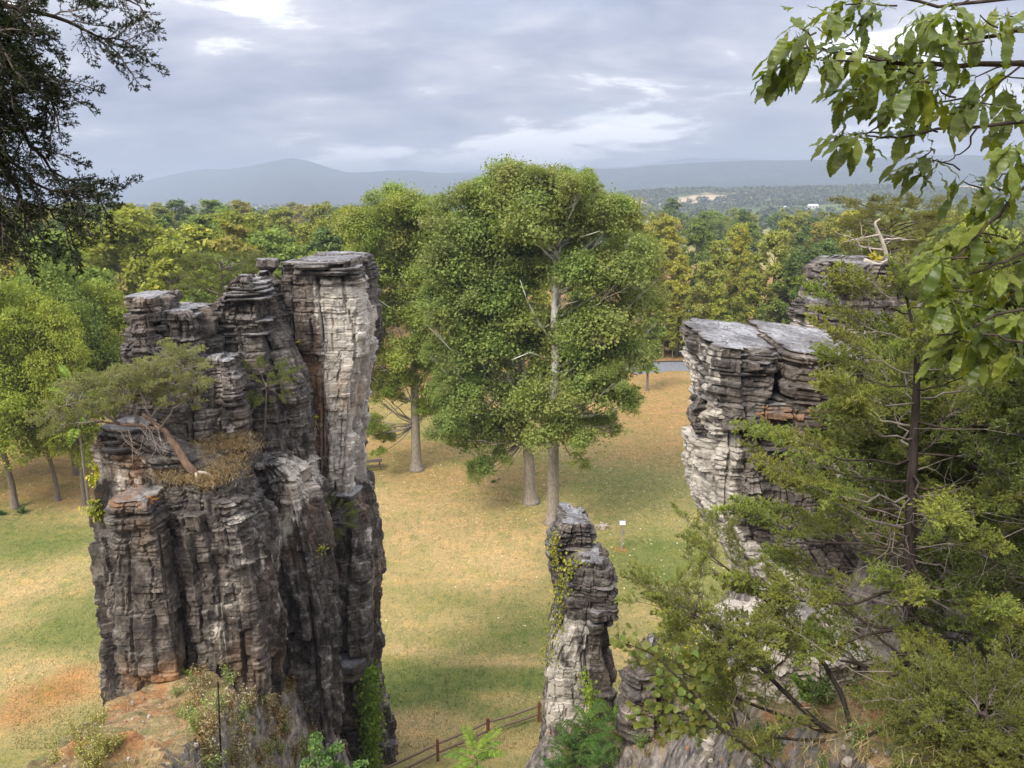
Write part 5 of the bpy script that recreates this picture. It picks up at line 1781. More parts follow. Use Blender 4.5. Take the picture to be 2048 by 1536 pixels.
# ------------------------------------------------------------------ chestnut oak with toothed leaves
def oak_leaf_mesh(seed, L=1.0):
    """toothed leaf along +X, unit length, curled"""
    rng = np.random.RandomState(seed)
    nt_ = 11
    g = Geo()
    bend = rng.uniform(.12, .34)
    fold = rng.uniform(.10, .28)
    wav = rng.uniform(.01, .03)
    rows = []
    xs = []
    for i in range(nt_ * 2 + 1):
        t = i / (nt_ * 2)
        wv = 0.172 * (math.sin(math.pi * t ** 1.25) ** 0.8) * (1 if i % 2 else .84)
        if i == 0 or i == nt_ * 2:
            wv = 0.004
        x = 0.10 + 0.90 * t + (0.02 if i % 2 else 0)
        xs.append(x)
        z = -bend * t * t + wav * math.sin(t * 19 + seed)
        rows.append([(x, -wv, z + fold * wv + wav * math.sin(t * 23)), (x, 0, z), (x, wv, z + fold * wv + wav * math.cos(t * 21))])
    V = np.array(rows).reshape(-1, 3)
    Q = []
    for i in range(nt_ * 2):
        for j in range(2):
            Q.append((i * 3 + j, (i + 1) * 3 + j, (i + 1) * 3 + j + 1, i * 3 + j + 1))
    g.add(V * L, Q)
    g.tube(np.array([(0, 0, .01), (.05, 0, .004), (.12, 0, 0)]) * L, np.array([.009, .008, .006]) * L, 4)
    return g.mesh('leaf', M['oak_leaf'], True)


def oak_leaf_mat(name, base_d, base_l, veins=True):
    m = Mat(name)
    o = m.obj()
    s = m.n('ShaderNodeSeparateXYZ')
    m.l(o, s.inputs[0])
    ay = m.math('ABSOLUTE', s.outputs[1])
    # side veins slant forward, mid rib along the axis
    ph = m.math('SUBTRACT', m.math('MULTIPLY', s.outputs[0], 12.2), m.math('MULTIPLY', ay, 9.0))
    vein = m.math('ABSOLUTE', m.math('SUBTRACT', m.math('FRACT', ph), 0.5))
    vein = m.ramp(vein, [(0.0, 1.0), (0.10, 0.0)])
    rib = m.ramp(ay, [(0.004, 1.0), (0.012, 0.0)])
    vv = m.math('MAXIMUM', vein, rib)
    oi = m.n('ShaderNodeObjectInfo')
    n = m.noise(o, 5, 4, .6)
    c = m.ramp(n, [(0.3, base_d), (0.7, base_l)])
    c = m.mix(m.math('MULTIPLY', vv, 0.30 if veins else 0.0), c, tuple(min(1, x * 1.8) for x in base_l))
    c = m.mix(1.0, c, oi.outputs['Color'], 'MULTIPLY')
    if not veins:
        c = m.mix(1.0, c, m.ramp(m.attr('tint'), [(0.0, (0.65, 0.75, 0.8)), (0.7, (1.15, 1.1, 0.95)), (1.0, (1.5, 1.3, 0.9))]), 'MULTIPLY')
    p = m.n('ShaderNodeBsdfPrincipled')
    m.put(p.inputs['Base Color'], c)
    p.inputs['Roughness'].default_value = 0.42
    p.inputs['Specular IOR Level'].default_value = 0.45
    if veins:
        m.l(m.bump(m.math('SUBTRACT', 1.0, vv), 0.5, 0.015), p.inputs['Normal'])
    tr = m.n('ShaderNodeBsdfTranslucent')
    m.put(tr.inputs['Color'], m.mix(1.0, c, (1.7, 1.65, 0.6), 'MULTIPLY'))
    mx = m.n('ShaderNodeMixShader')
    mx.inputs[0].default_value = 0.42
    m.l(p.outputs[0], mx.inputs[1])
    m.l(tr.outputs[0], mx.inputs[2])
    m.l(mx.outputs[0], m.out.inputs[0])
    return m.m


M['oak_leaf'] = oak_leaf_mat('oak_leaf', (0.055, 0.085, 0.018), (0.125, 0.155, 0.034))
M['oak_leaf_plain'] = oak_leaf_mat('oak_leaf_plain', (0.055, 0.085, 0.018), (0.125, 0.155, 0.034), False)
OAK = [oak_leaf_mesh(s) for s in (401, 402, 403, 404, 405)]


def place_leaf(meshes, parent, p, d, up, sc, rng, color, name='leaf'):
    o = ob(name, meshes[rng.randint(len(meshes))], parent, p - np.array(parent.location), color)
    d = Vector(d).normalized()
    u = Vector(up)
    y = u.cross(d).normalized()
    z = d.cross(y).normalized()
    o.rotation_mode = 'QUATERNION'
    o.rotation_quaternion = Matrix((d, y, z)).transposed().to_quaternion()
    o.scale = (sc, sc * rng.uniform(.85, 1.15), sc)
    return o


def oak():
    rng = np.random.RandomState(411)
    base = np.array([3.9, 3.5, 0])
    base[2] = HZ(base[0], base[1]) - .2
    t = thing('oak_tree', 'chestnut oak at the cliff edge reaching large toothed leaves over the view', 'tree', base)
    P = np.array([base, base + (0.05, .1, 1.5), base + (.1, .1, 3.0), base + (-.05, .15, 4.6), base + (.1, .2, 6.4), base + (.2, .3, 8)])
    branch_obj(t, 'trunk', P, [.17, .14, .12, .10, .07, .03], M['bark_grey'], 10)
    limb = np.array([base + (0.03, .05, .9), W(2560, 760, 3.4), W(2400, 560, 3.35), W(2310, 330, 3.3), W(2270, 100, 3.3), W(2250, -90, 3.4), W(2200, -300, 3.5)])
    branch_obj(t, 'limb', limb, [.085, .065, .052, .042, .034, .025, .01], M['bark_grey'], 8)
    # boughs traced in the picture, at about 3.4 m
    boughs = [([(2250, 60), (2048, 57), (1950, 78), (1905, 88), (1880, 95)], 3.3, .016), ([(2300, 130), (2048, 122), (1975, 127), (1890, 132), (1800, 127), (1720, 112), (1660, 105), (1605, 96)], 3.4, .020),
              ([(2300, 230), (2048, 240), (1955, 255), (1895, 255), (1810, 272), (1760, 275), (1735, 272)], 3.3, .014), ([(2048, 125), (1990, 175), (1940, 205), (1890, 210)], 3.5, .008), ([(1955, 255), (1930, 300), (1900, 320), (1862, 325)], 3.3, .006), ([(2300, 330), (2048, 345), (2000, 355), (1965, 362)], 3.3, .009),
              ([(2300, 120), (2160, 240), (2060, 370), (2000, 425), (1960, 470), (1905, 520)], 3.2, .014), ([(2300, 560), (2100, 610), (2000, 625), (1930, 660), (1880, 670)], 3.1, .012), ([(2300, 700), (2120, 690), (2010, 680), (1960, 665)], 3.0, .012), ([(2300, 400), (2110, 470), (2020, 520), (1950, 545), (1870, 570)], 3.2, .012), ([(2300, -40), (2048, -10), (1900, 10), (1760, -10), (1720, 5)], 3.4, .014),
              ([(1890, 132), (1840, 160), (1800, 165)], 3.4, .006), ([(1720, 112), (1690, 90), (1640, 85)], 3.4, .005)]
    for px, Y, r in boughs:
        m = len(px)
        B = np.array([W(a, b, Y + .04 * math.sin(i)) for i, (a, b) in enumerate(px)])
        if px[0][0] > 2200:
            zt = min(limb[-1, 2], max(limb[0, 2], B[1, 2] - .12))
            B[0] = [np.interp(zt, limb[:, 2], limb[:, k]) for k in range(3)]
        tt = np.linspace(0, m - 1, 14)
        B = np.stack([np.interp(tt, np.arange(m), B[:, k]) for k in range(3)], 1)
        B[1:-1] += rng.normal(0, .006, (12, 3))
        branch_obj(t, 'branch', B, np.linspace(r * .72, r * .25, 14), M['bark_dark'], 6)
    # clusters: px, py, leaves, tone (0 dark, 1 light green), droop
    cl = [(1600, 55, 8, .2), (1572, 90, 8, .2), (1600, 110, 7, .1), (1560, 120, 5, .1), (1640, 120, 4, .3), (1690, 75, 5, .3), (1720, 112, 9, .5), (1760, 130, 9, .3), (1740, 160, 8, .4), (1700, 180, 7, .3), (1780, 190, 8, .3), (1800, 100, 7, .4), (1840, 110, 7, .2), (1880, 90, 7, .2), (1690, 10, 7, .15), (1740, 5, 6, .2),
          (1850, 40, 8, .5), (1900, 20, 8, .5), (1960, 30, 6, .3), (2010, 30, 6, .4), (1930, 55, 6, .4), (1830, 165, 7, .3), (1880, 180, 6, .4), (1950, 155, 5, .3), (2000, 150, 4, .4), (1850, 210, 5, .3), (1910, 215, 5, .3), (1960, 205, 5, .3), (2035, 230, 6, .6), (2030, 290, 6, .5), (2020, 190, 4, .3),
          (1700, 268, 7, .1), (1730, 270, 6, .2), (1800, 240, 4, .3), (1850, 250, 4, .3), (1835, 318, 5, .2), (1865, 320, 5, .2), (1925, 362, 6, .1), (1960, 370, 5, .2), (2040, 330, 4, .5),
          (1975, 420, 6, .5), (2010, 400, 6, .5), (1900, 470, 7, .8), (1935, 460, 7, .8), (1975, 470, 6, .7), (1880, 520, 6, .8), (1930, 530, 6, .8), (1990, 540, 6, .7), (1860, 570, 5, .9), (1900, 580, 6, .8), (2030, 500, 6, .7), (2020, 570, 6, .7), (1900, 600, 7, .9), (1950, 590, 7, .8), (1920, 680, 7, .7), (1960, 670, 7, .7), (2010, 660, 7, .5), (1975, 720, 6, .3), (2020, 620, 6, .7), (2040, 710, 5, .3)]
    cl += [(2090 + 70 * (i % 5) + 13 * i % 40, 20 + 46 * i, 4, .4) for i in range(17)]
    todo = []
    for px, py, k, tone in cl:
        Y = rng.uniform(3.05, 3.55)
        c = W(px, py, Y)
        for q in range(int(k * 1.65 + .5)):
            a = rng.uniform(0, 6.28)
            d = np.array([math.cos(a) * .75 - .12, math.sin(a) * .6 - .05, rng.uniform(-1.15, -.02)])
            if q == 0 and rng.rand() < .6:
                d[2] = .1
            v = rng.uniform(.8, 1.2)
            col = (v * (1 + .75 * tone), v * (1 + .65 * tone), v * (1 - .1 * tone))
            if rng.rand() < .012:
                col = (4.5, 1.6, .9)
            todo.append((c + rng.normal(0, .026, 3), d, np.array([math.cos(a) * .5, math.sin(a) * .5 - .35, 1.0]), rng.uniform(.11, .17), col))
        # twig that carries the cluster
        g = Geo()
        g.tube(curve(c - base, c - base + np.array([rng.uniform(.03, .16), rng.uniform(-.05, .05), rng.uniform(-.04, .06)]), 4, (0, 0, 0), rng, .004), np.linspace(.0025, .004, 4), 4)
        ob('twig', g.mesh('twig', M['bark_dark']), t)
    order = rng.permutation(len(todo))
    for i in order[:300]:
        p, d, up, L_, col = todo[i]
        place_leaf(OAK, t, p, d, up, L_, rng, col)
    # the leaves past three hundred are one part
    src = []
    for me in OAK:
        v = np.zeros(len(me.vertices) * 3, np.float32)
        me.vertices.foreach_get('co', v)
        src.append((v.reshape(-1, 3), [tuple(p.vertices) for p in me.polygons]))
    g = Geo()
    for i in order[300:]:
        p, d, up, L_, col = todo[i]
        x = np.array(d) / np.linalg.norm(d)
        y = np.cross(up, x); y /= np.linalg.norm(y)
        z = np.cross(x, y)
        v, fc = src[rng.randint(len(src))]
        g.add((v * L_) @ np.stack([x, y, z]) + p - base, [f for f in fc if len(f) == 4], [f for f in fc if len(f) == 3], rng.rand())
    fo = ob('foliage', g.mesh('foliage', M['oak_leaf_plain'], True), t, color=(1.3, 1.25, .95))
    fo['kind'] = 'stuff'


oak()


# ================================================================== SMALL PLANTS
def twisted_juniper():
    """old juniper leaning out from the grassy ledge"""
    rng = np.random.RandomState(501)
    Y = 21.9
    base = W(392, 944, Y)
    base[2] -= .1
    t = thing('juniper_tree', 'old twisted juniper with bare reddish trunk leaning off the grassy rock ledge', 'tree', base)
    br = [([(392, 946), (370, 925), (345, 885), (322, 858), (300, 840), (285, 828)], 0, -.3, .135), ([(322, 858), (290, 855), (275, 850), (240, 848), (205, 843), (180, 838)], -.2, -.5, .07), ([(275, 850), (270, 820), (262, 800), (230, 790)], -.3, -.2, .045), ([(300, 840), (290, 800), (270, 770), (240, 750)], -.2, .1, .04), ([(300, 840), (330, 800), (350, 760), (370, 730)], -.2, -.1, .04), ([(240, 848), (200, 820), (160, 805), (120, 815)], -.4, -.8, .04), ([(205, 843), (160, 845), (130, 850)], -.5, -1.0, .03), ([(322, 858), (345, 820), (370, 800), (395, 790)], -.2, -.5, .035), ([(290, 800), (320, 760), (330, 735), (350, 715)], 0, .3, .03)]
    tips = []
    for px, d0, d1, r in br:
        m = len(px)
        B = np.array([W(a, b, Y + d0 + (d1 - d0) * i / (m - 1)) for i, (a, b) in enumerate(px)])
        if px[0] == (392, 946):
            B[0] = base
        tt = np.linspace(0, m - 1, 12)
        B = np.stack([np.interp(tt, np.arange(m), B[:, k]) for k in range(3)], 1)
        B[1:-1] += rng.normal(0, .02, (10, 3))
        branch_obj(t, 'trunk' if r > .1 else 'branch', B, np.linspace(r, r * .35, 12), M['bark_juniper'] if r > .06 else M['twig'], 7)
        if r < .06:
            tips += [B[k] for k in range(4, 12)]
    cl = [(140, 790), (170, 775), (200, 770), (130, 830), (230, 755), (260, 740), (290, 740), (320, 735), (345, 718), (370, 712), (385, 740), (360, 760), (330, 770), (300, 775), (240, 790), (210, 800), (160, 810), (120, 850), (150, 835), (270, 780), (395, 765), (350, 790), (380, 800), (310, 800), (225, 815), (180, 825), (380, 720), (250, 765), (280, 760), (100, 840)]
    n = 0
    for px, py in cl:
        for k in range(8):
            p = W(px + rng.normal(0, 12), py + rng.normal(0, 8), Y + rng.uniform(-1.2, .9))
            q = min(tips, key=lambda v: np.linalg.norm(v - p))
            B = curve(q, p, 5, (0, 0, .05), rng, .03)
            if k < 5:
                branch_obj(t, 'twig', B, np.linspace(.016, .005, 5), M['deadwood'] if k % 2 else M['twig'], 3)
            d = np.array([rng.normal(0, .7), rng.normal(0, .7), rng.uniform(.05, .7)])
            put_spray(SPRAY, t, p, d, rng.uniform(.5, .85), rng, (1.75, 1.65, 2.2))
            n += 1
    for k in range(13):   # dead grey twigs hanging below
        q = W(rng.uniform(220, 320), rng.uniform(845, 858), Y - .35)
        g = Geo()
        e = q + np.array([rng.normal(0, .35), rng.normal(0, .15), -rng.uniform(.3, 1.2)])
        B = curve(q, e, 5, (0, 0, 0), rng, .06)
        g.tube(B - base, np.linspace(.012, .003, 5), 4)
        for j in range(1, 5):
            g.tube(curve(B[j], B[j] + unit(1, rng)[0] * .3, 3, (0, 0, 0), rng, .02) - base, np.linspace(.006, .002, 3), 3)
        ob('dead_twig', g.mesh('dead_twig', M['deadwood']), t)
    g = Geo()
    for k in range(5):
        a = k * 1.2
        g.tube(curve(np.zeros(3) + (0, 0, .08), (math.cos(a) * .45 + .1, math.sin(a) * .3, -.12), 5, (0, 0, .08), rng, .02), np.linspace(.07, .02, 5), 6)
    ob('root', g.mesh('root', M['deadwood'], True), t)


twisted_juniper()


def small_juniper(px, py, Y, wpx, hpx, lab, seed, n, col, trunk_to=None):
    rng = np.random.RandomState(seed)
    base = W(*(trunk_to or (px, py + hpx * .6)), Y)
    t = thing('juniper_shrub', lab, 'shrub', base)
    c = W(px, py, Y)
    branch_obj(t, 'trunk', curve(base, c, 6, (.05, 0, 0), rng, .02), np.linspace(.05, .02, 6), M['bark_grey'], 6)
    k = Y * 1.05 / F
    for i in range(n):
        u_ = unit(1, rng)[0]
        p = c + np.array([u_[0] * wpx * .42 * k, u_[1] * wpx * .35 * k, u_[2] * hpx * .36 * k])
        if i % 3 == 0:
            branch_obj(t, 'branch', curve(c - (0, 0, hpx * .15 * k), p, 4, (0, 0, 0), rng, .02), np.linspace(.015, .004, 4), M['twig'], 3)
        put_spray(SPRAY, t, p, u_ + np.array([0, 0, .35]), rng.uniform(.45, .8), rng, col)


small_juniper(532, 765, 25.4, 110, 70, 'small green juniper in front of the pale rock face', 511, 60, (1.0, 1.1, .9), (526, 868))
small_juniper(660, 1035, 27.2, 90, 70, 'dark juniper tuft tucked in a cleft of the big tower', 512, 46, (.7, .75, .6), (655, 1075))
small_juniper(60, 800, 60, 0, 0, '', 0, 0, (1, 1, 1)) if False else None


# leafy bits growing on the rock and the slope
def leafy_bush(px, py, Y, wpx, hpx, name, lab, seed, n, ll, col, mat='leaf_tree', root=None, stems=6, cat='shrub', lw=.5, group=None):
    rng = np.random.RandomState(seed)
    c = W(px, py, Y)
    k = Y * 1.05 / F
    base = W(*root, Y) if root else c - np.array([0, 0, hpx * k * .55])
    t = thing(name, lab, cat, base, group)
    g = Geo()
    C, D = [], []
    for s in range(stems):
        e = c + unit(1, rng)[0] * np.array([wpx, wpx * .8, hpx]) * .42 * k
        B = curve(base, e, 6, (0, 0, .06), rng, .02)
        g.tube(B - base, np.linspace(.014, .003, 6), 4)
        m = n // stems
        tt = rng.uniform(.35, 1.05, m)
        for q in tt:
            j = min(4, int(q * 5))
            C.append(B[j] + (B[j + 1] - B[j]) * (q * 5 - j) + unit(1, rng)[0] * np.array([wpx, wpx, hpx]) * .16 * k * rng.rand() - base)
            D.append(unit(1, rng)[0] + np.array([0, 0, -.3]))
    ob('stems', g.mesh('stems', M['twig']), t)
    C, D = np.array(C), np.array(D)
    g = Geo()
    l = ll * rng.uniform(.6, 1.3, len(C))
    g.leaves(C, D, unit(len(C), rng) * .7 + np.array([0, -.3, .8]), l, l * lw, rng.rand(len(C)), .12)
    ob('foliage', g.mesh('foliage', M[mat]), t, color=col)
    return t


leafy_bush(205, 1010, 22.6, 90, 90, 'locust_sapling', 'bright green sapling leaves sprouting from the left edge of the big tower', 521, 900, .14, (1.9, 1.9, .8), lw=.42, root=(228, 1060))
leafy_bush(200, 930, 23.0, 70, 90, 'locust_sapling', 'lime sapling tuft beside the dark overhanging ledge', 522, 700, .14, (2.4, 2.2, .75), lw=.42, root=(232, 990))
leafy_bush(222, 1125, 22.5, 40, 60, 'locust_sapling', 'small green sprig low on the left edge of the big tower', 523, 300, .13, (1.6, 1.7, .7), lw=.42, root=(235, 1150))
leafy_bush(640, 1085, 26.0, 70, 50, 'shrub', 'yellow-green shrub growing in the cleft below the dark juniper', 524, 420, .13, (1.7, 1.7, .8), root=(620, 1110))
leafy_bush(618, 845, 27.6, 50, 40, 'shrub', 'light sprig on the dark rock beside the pale face', 525, 160, .15, (1.9, 1.7, .8))
leafy_bush(580, 680, 28.0, 34, 34, 'sumac_sprig', 'yellow sumac sprig on the dark rock, left one', 526, 120, .20, (2.6, 1.9, 1.0), lw=.3)
leafy_bush(608, 683, 28.0, 34, 32, 'sumac_sprig', 'yellow sumac sprig on the dark rock, right one', 527, 120, .20, (2.6, 1.9, 1.0), lw=.3)
leafy_bush(1755, 512, 30.2, 36, 28, 'sumac_sprig', 'yellow sumac sprig on top of the ragged tower', 528, 120, .24, (2.6, 2.0, .7), lw=.3)
leafy_bush(370, 1345, 21.6, 40, 50, 'shrub', 'small green shrub at the foot of the big tower', 529, 300, .10, (1.0, 1.2, .6))
leafy_bush(300, 1000, 21.2, 30, 14, 'rock_plant', 'tiny reddish plant on the brick coloured block top', 530, 80, .07, (2.4, 1.0, .6))
leafy_bush(985, 900, 66, 60, 40, 'lawn_shrub', '', 1, 10, .1, (1, 1, 1)) if False else None


# creeper curtains
def creeper(pts, Y, lab, seed, n, ll, col, wpx, name='creeper'):
    rng = np.random.RandomState(seed)
    P = np.array([W(a, b, y) for (a, b), y in zip(pts, Y)])
    t = thing(name, lab, 'creeper', P[-1])
    g = Geo()
    for s in range(3):
        g.tube(P - P[-1] + rng.normal(0, .05, (1, 3)), .012, 4)
    ob('stem', g.mesh('stem', M['bark_dark']), t)
    q = rng.uniform(0, len(P) - 1, n)
    j = np.minimum(len(P) - 2, q.astype(int))
    k = np.mean(Y) / F
    C = P[j] + (P[j + 1] - P[j]) * (q - j)[:, None] + rng.normal(0, 1, (n, 3)) * np.array([wpx * k * .28, .22, .15]) - P[-1]
    C[:, 1] -= .25
    l = ll * rng.uniform(.6, 1.3, n)
    g = Geo()
    g.leaves(C, unit(n, rng) * .6 + np.array([0, 0, -.8]), unit(n, rng) * .6 + np.array([0, -.7, .5]), l, l * .75, rng.rand(n), .12)
    ob('foliage', g.mesh('foliage', M['leaf_tree']), t, color=col)


creeper([(738, 1330), (742, 1390), (744, 1440), (742, 1500), (745, 1560)], [28.4, 28.3, 28.2, 28.1, 28.0], 'green creeper hanging down the right foot of the big tower', 541, 2600, .14, (.95, 1.25, .7), 46)
creeper([(1148, 1110), (1128, 1140), (1120, 1190), (1110, 1250), (1100, 1320)], [25.0, 25.2, 25.4, 25.4, 25.2], 'yellowing creeper down the left side of the slim chimney', 542, 560, .10, (1.6, 1.5, .8), 44)
creeper([(1170, 1350), (1180, 1400), (1190, 1450)], [24.4, 24.3, 24.2], 'fresh green creeper at the foot of the slim chimney', 543, 520, .11, (1.3, 1.6, .7), 30)
creeper([(1112, 1062), (1104, 1090), (1112, 1120)], [26.0, 26.0, 26.0], 'thin creeper at the top left of the slim chimney', 544, 200, .09, (1.7, 1.5, .7), 20)


# dry grass: on the tower ledge and over the near slope
def grass(name, lab, P, nb, hl, seed, mat='straw', spread=.35):
    rng = np.random.RandomState(seed)
    P = np.asarray(P)
    i = rng.randint(0, len(P), nb)
    C = P[i] + np.stack([rng.normal(0, spread, nb), rng.normal(0, spread, nb), np.zeros(nb)], 1)
    D = np.stack([rng.normal(0, .55, nb), rng.normal(0, .55, nb), rng.uniform(.25, 1.0, nb)], 1)
    l = hl * rng.uniform(.5, 1.4, nb)
    g = Geo()
    D /= np.linalg.norm(D, axis=1)[:, None]
    g.leaves(C + D * l[:, None] * .4, D, unit(nb, rng), l, np.full(nb, hl * .055), rng.rand(nb), 0)
    tag(ob(name, g.mesh(name, M[mat])), lab, 'grass', kind='stuff')


led = [W(px, py, 22.1 + (940 - py) * .022) for px, py in [(350, 935), (380, 915), (420, 900), (460, 890), (490, 895), (470, 915), (430, 930), (400, 950), (440, 955), (380, 960), (350, 955), (480, 880), (410, 885), (450, 870), (340, 945), (420, 970), (460, 940)]]
grass('dry_grass', 'tawny dry grass tuft covering the rock ledge', led, 5200, .21, 551, 'straw_brown', spread=.30)
grass('dry_grass', 'dry grass wisps on the shoulder of the slim chimney', [W(1165, 1118, 25.9), W(1150, 1125, 25.7), W(1195, 1115, 26)], 260, .30, 552, spread=.12)


def slope_points(box, n, seed):
    rng = np.random.RandomState(seed)
    out = []
    for _ in range(n):
        px, py = rng.uniform(box[0], box[2]), rng.uniform(box[1], box[3])
        p = hit(px, py)
        if p[2] > 3:
            out.append(p)
    return out


sp1 = slope_points((100, 1390, 620, 1600), 120, 561)
grass('dry_grass', 'pale dry grass on the bare soil ridge', sp1, 5200, .22, 562, spread=.4)
sp2 = slope_points((1230, 1350, 2048, 1640), 170, 563)
grass('dry_grass', 'straw and weeds over the slope under the cedars', sp2, 7000, .17, 564, spread=.5)

# weeds: one of each kind, then copies
def weed_proto(seed, h, n, ll):
    rng = np.random.RandomState(seed)
    g, s = Geo(), Geo()
    C, D = [], []
    for k in range(12):
        a = rng.uniform(0, 6.28)
        e = np.array([math.cos(a) * h * .5 * rng.rand(), math.sin(a) * h * .5 * rng.rand(), h * rng.uniform(.6, 1.1)])
        B = curve((0, 0, 0), e, 5, (0, 0, 0), rng, .02)
        s.tube(B, np.linspace(.007, .002, 5), 3)
        for q in range(n // 12):
            tt = rng.uniform(.2, 1)
            j = min(3, int(tt * 4))
            C.append(B[j] + (B[j + 1] - B[j]) * (tt * 4 - j) + rng.normal(0, .06 * h, 3))
            D.append(unit(1, rng)[0] + np.array([0, 0, -.2]))
    C, D = np.array(C), np.array(D)
    l = ll * rng.uniform(.5, 1.4, len(C))
    g.leaves(C, D, unit(len(C), rng) + np.array([0, 0, .5]), l, l * .45, rng.rand(len(C)), .12)
    return s.mesh('stems', M['twig']), g.mesh('foliage', M['leaf_weed'])


WEED = [weed_proto(s, 1.0, 620, .07) for s in (571, 572, 573)]
rng = np.random.RandomState(575)
KW = [((1.0, .95, .8), 'faded brown and white weed clump below the big tower'), ((.75, 1.0, .45), 'greenish weed clump below the big tower'), ((1.0, .75, .5), 'rusty brown weed clump below the big tower')]
for i in range(95):
    px, py = rng.uniform(350, 640), rng.uniform(1350, 1600)
    if px < 340 + (py - 1390) * .35 and py > 1420:
        px += 110
    p = hit(px, py)
    k = rng.choice(3, p=[.5, .3, .2])
    t = thing('weed_clump', KW[k][1], 'weeds', p - np.array([0, 0, .05]), 'weed clumps under the tower, ' + ('pale', 'green', 'brown')[k], rng.uniform(0, 6.28), float(rng.uniform(.45, .95)))
    s_, f_ = WEED[i % 3]
    ob('stems', s_, t)
    ob('foliage', f_, t, color=KW[k][0])
for i in range(16):
    px, py = rng.uniform(95, 215), rng.uniform(1440, 1540)
    p = hit(px, py)
    if p[2] < 4:
        p = hit(px + 90, py + 40)
    t = thing('weed_clump', 'thin yellowish weed clump along the edge of the soil ridge', 'weeds', p - np.array([0, 0, .05]), 'weed clumps on the ridge edge', rng.uniform(0, 6.28), float(rng.uniform(.35, .65)))
    s_, f_ = WEED[i % 3]
    ob('stems', s_, t)
    ob('foliage', f_, t, color=(1.0, 1.05, .45))
for i in range(70):
    px, py = rng.uniform(1260, 2040), rng.uniform(1330, 1540)
    p = hit(px, py)
    if p[1] < 6.5:
        continue
    k = rng.choice(2, p=[.3, .7])
    t = thing('weed_clump', ('dry pale weed clump under the cedars', 'leafy green weed clump under the cedars')[k], 'weeds', p - np.array([0, 0, .05]), 'weed clumps under the cedars, ' + ('dry', 'green')[k], rng.uniform(0, 6.28), float(rng.uniform(.35, .75) * min(1, p[1] / 11)))
    s_, f_ = WEED[i % 3]
    ob('stems', s_, t)
    ob('foliage', f_, t, color=((1.0, .85, .65), (.55, .85, .35))[k])


# ---- fronds (sumac / tree of heaven)
def frond_mesh(seed, L=1.0, pairs=13, ll=.20):
    rng = np.random.RandomState(seed)
    g = Geo()
    B = curve((0, 0, 0), (L, 0, -.12), 9, (0, 0, .16), rng, .004)
    C, D, Nn, S = [], [], [], []
    for k in range(pairs):
        t = .14 + .84 * k / pairs
        j = min(7, int(t * 8))
        q = B[j] + (B[j + 1] - B[j]) * (t * 8 - j)
        l = ll * (math.sin(math.pi * (.16 + .76 * t)) ** .7)
        for s in (-1, 1):
            d = np.array([.38, s, -.32 + rng.normal(0, .1)])
            d /= np.linalg.norm(d)
            C.append(q + d * l * .5)
            D.append(d)
            Nn.append((.1, 0, 1))
            S.append(l)
    C.append(B[-1] + (.05, 0, -.02)); D.append((1, 0, -.3)); Nn.append((0, 0, 1)); S.append(ll * .6)
    S = np.array(S)
    g.leaves(np.array(C), np.array(D, float), np.array(Nn, float), S, S * .36, rng.uniform(.2, 1, len(S)), .22)
    g.tube(B, np.linspace(.012, .004, 9), 3)
    me = g.mesh('frond', M['leaf_frond'])
    return me


FROND = [frond_mesh(s) for s in (581, 582, 583)]


def frond_plant(px, py, Y, lab, name, n, L, col, seed, hgt, root=None, cat='shrub'):
    rng = np.random.RandomState(seed)
    top = W(px, py, Y)
    if root is None and Y < 30:
        hp = hit(px + 6, py + 75)
        Y = hp[1]
        top = W(px, py, Y)
        L = L * Y / 21.0
    bx, by = (root if root else (top[0] + .05, Y + .05))
    base = np.array([bx, by, HZ(bx, by) - .05])
    t = thing(name, lab, cat, base)
    B = curve(base, top, 8, (.05, .05, 0), rng, .02)
    branch_obj(t, 'stem', B, np.linspace(.035, .012, 8) * (4 if Y > 40 else 1), M['bark_grey'], 6)
    if Y < 30 and not root:
        n = int(n * 1.5)
        L = L * 1.15
    for i in range(n):
        a = i * 2.399 + rng.uniform(-.3, .3)
        f = i / n
        p = top - np.array([0, 0, hgt * f])
        el = .75 - .95 * f
        o = ob('frond', FROND[i % 3], t, p - base, tuple(c * rng.uniform(.85, 1.15) for c in col))
        o.rotation_euler = (rng.uniform(-.25, .25), -el, a)
        s = L * rng.uniform(.75, 1.1) * (.7 + .4 * f)
        o.scale = (s, s, s)


frond_plant(950, 1500, 22.0, 'pale green fern-like sapling top rising from the gap between the towers', 'sumac_sapling', 14, 1.5, (2.3, 1.9, 1.2), 591, .8, (-.6, 22.4))
frond_plant(1175, 1440, 21.5, 'dark green sumac with rows of drooping leaflets by the slim chimney', 'sumac_shrub', 20, 1.05, (1, 1, 1), 592, 1.9)
frond_plant(1225, 1430, 21.0, 'dark green sumac with upright top next to the bare soil patch', 'sumac_shrub', 16, .95, (1.0, 1.05, .9), 593, 1.6)
frond_plant(1140, 1480, 21.5, 'lower dark green sumac at the left of the sumac thicket', 'sumac_shrub', 15, .95, (.9, .95, .9), 594, 1.4)
frond_plant(1200, 1510, 20.0, 'sumac spreading wide at the bottom of the thicket', 'sumac_shrub', 15, .9, (.95, 1.0, .85), 595, 1.2)
frond_plant(1110, 1545, 20.5, 'dark sumac half below the others in the thicket', 'sumac_shrub', 14, .9, (.9, 1.0, .8), 596, 1.2)
frond_plant(140, 755, 56, 'feathery pale sumac behind the twisted juniper', 'sumac_sapling', 26, 2.4, (2.4, 1.9, 1.2), 597, 4.5, cat='tree')
leafy_bush(640, 1500, 18.0, 120, 70, 'shrub', 'blue-green leafy shrub at the bottom of the big tower', 599, 900, .10, (.75, 1.15, 1.0), lw=.6)
leafy_bush(690, 1540, 18.0, 110, 50, 'shrub', 'low blue-green shrub spreading below the big tower', 600, 700, .10, (.75, 1.15, 1.0), lw=.6)


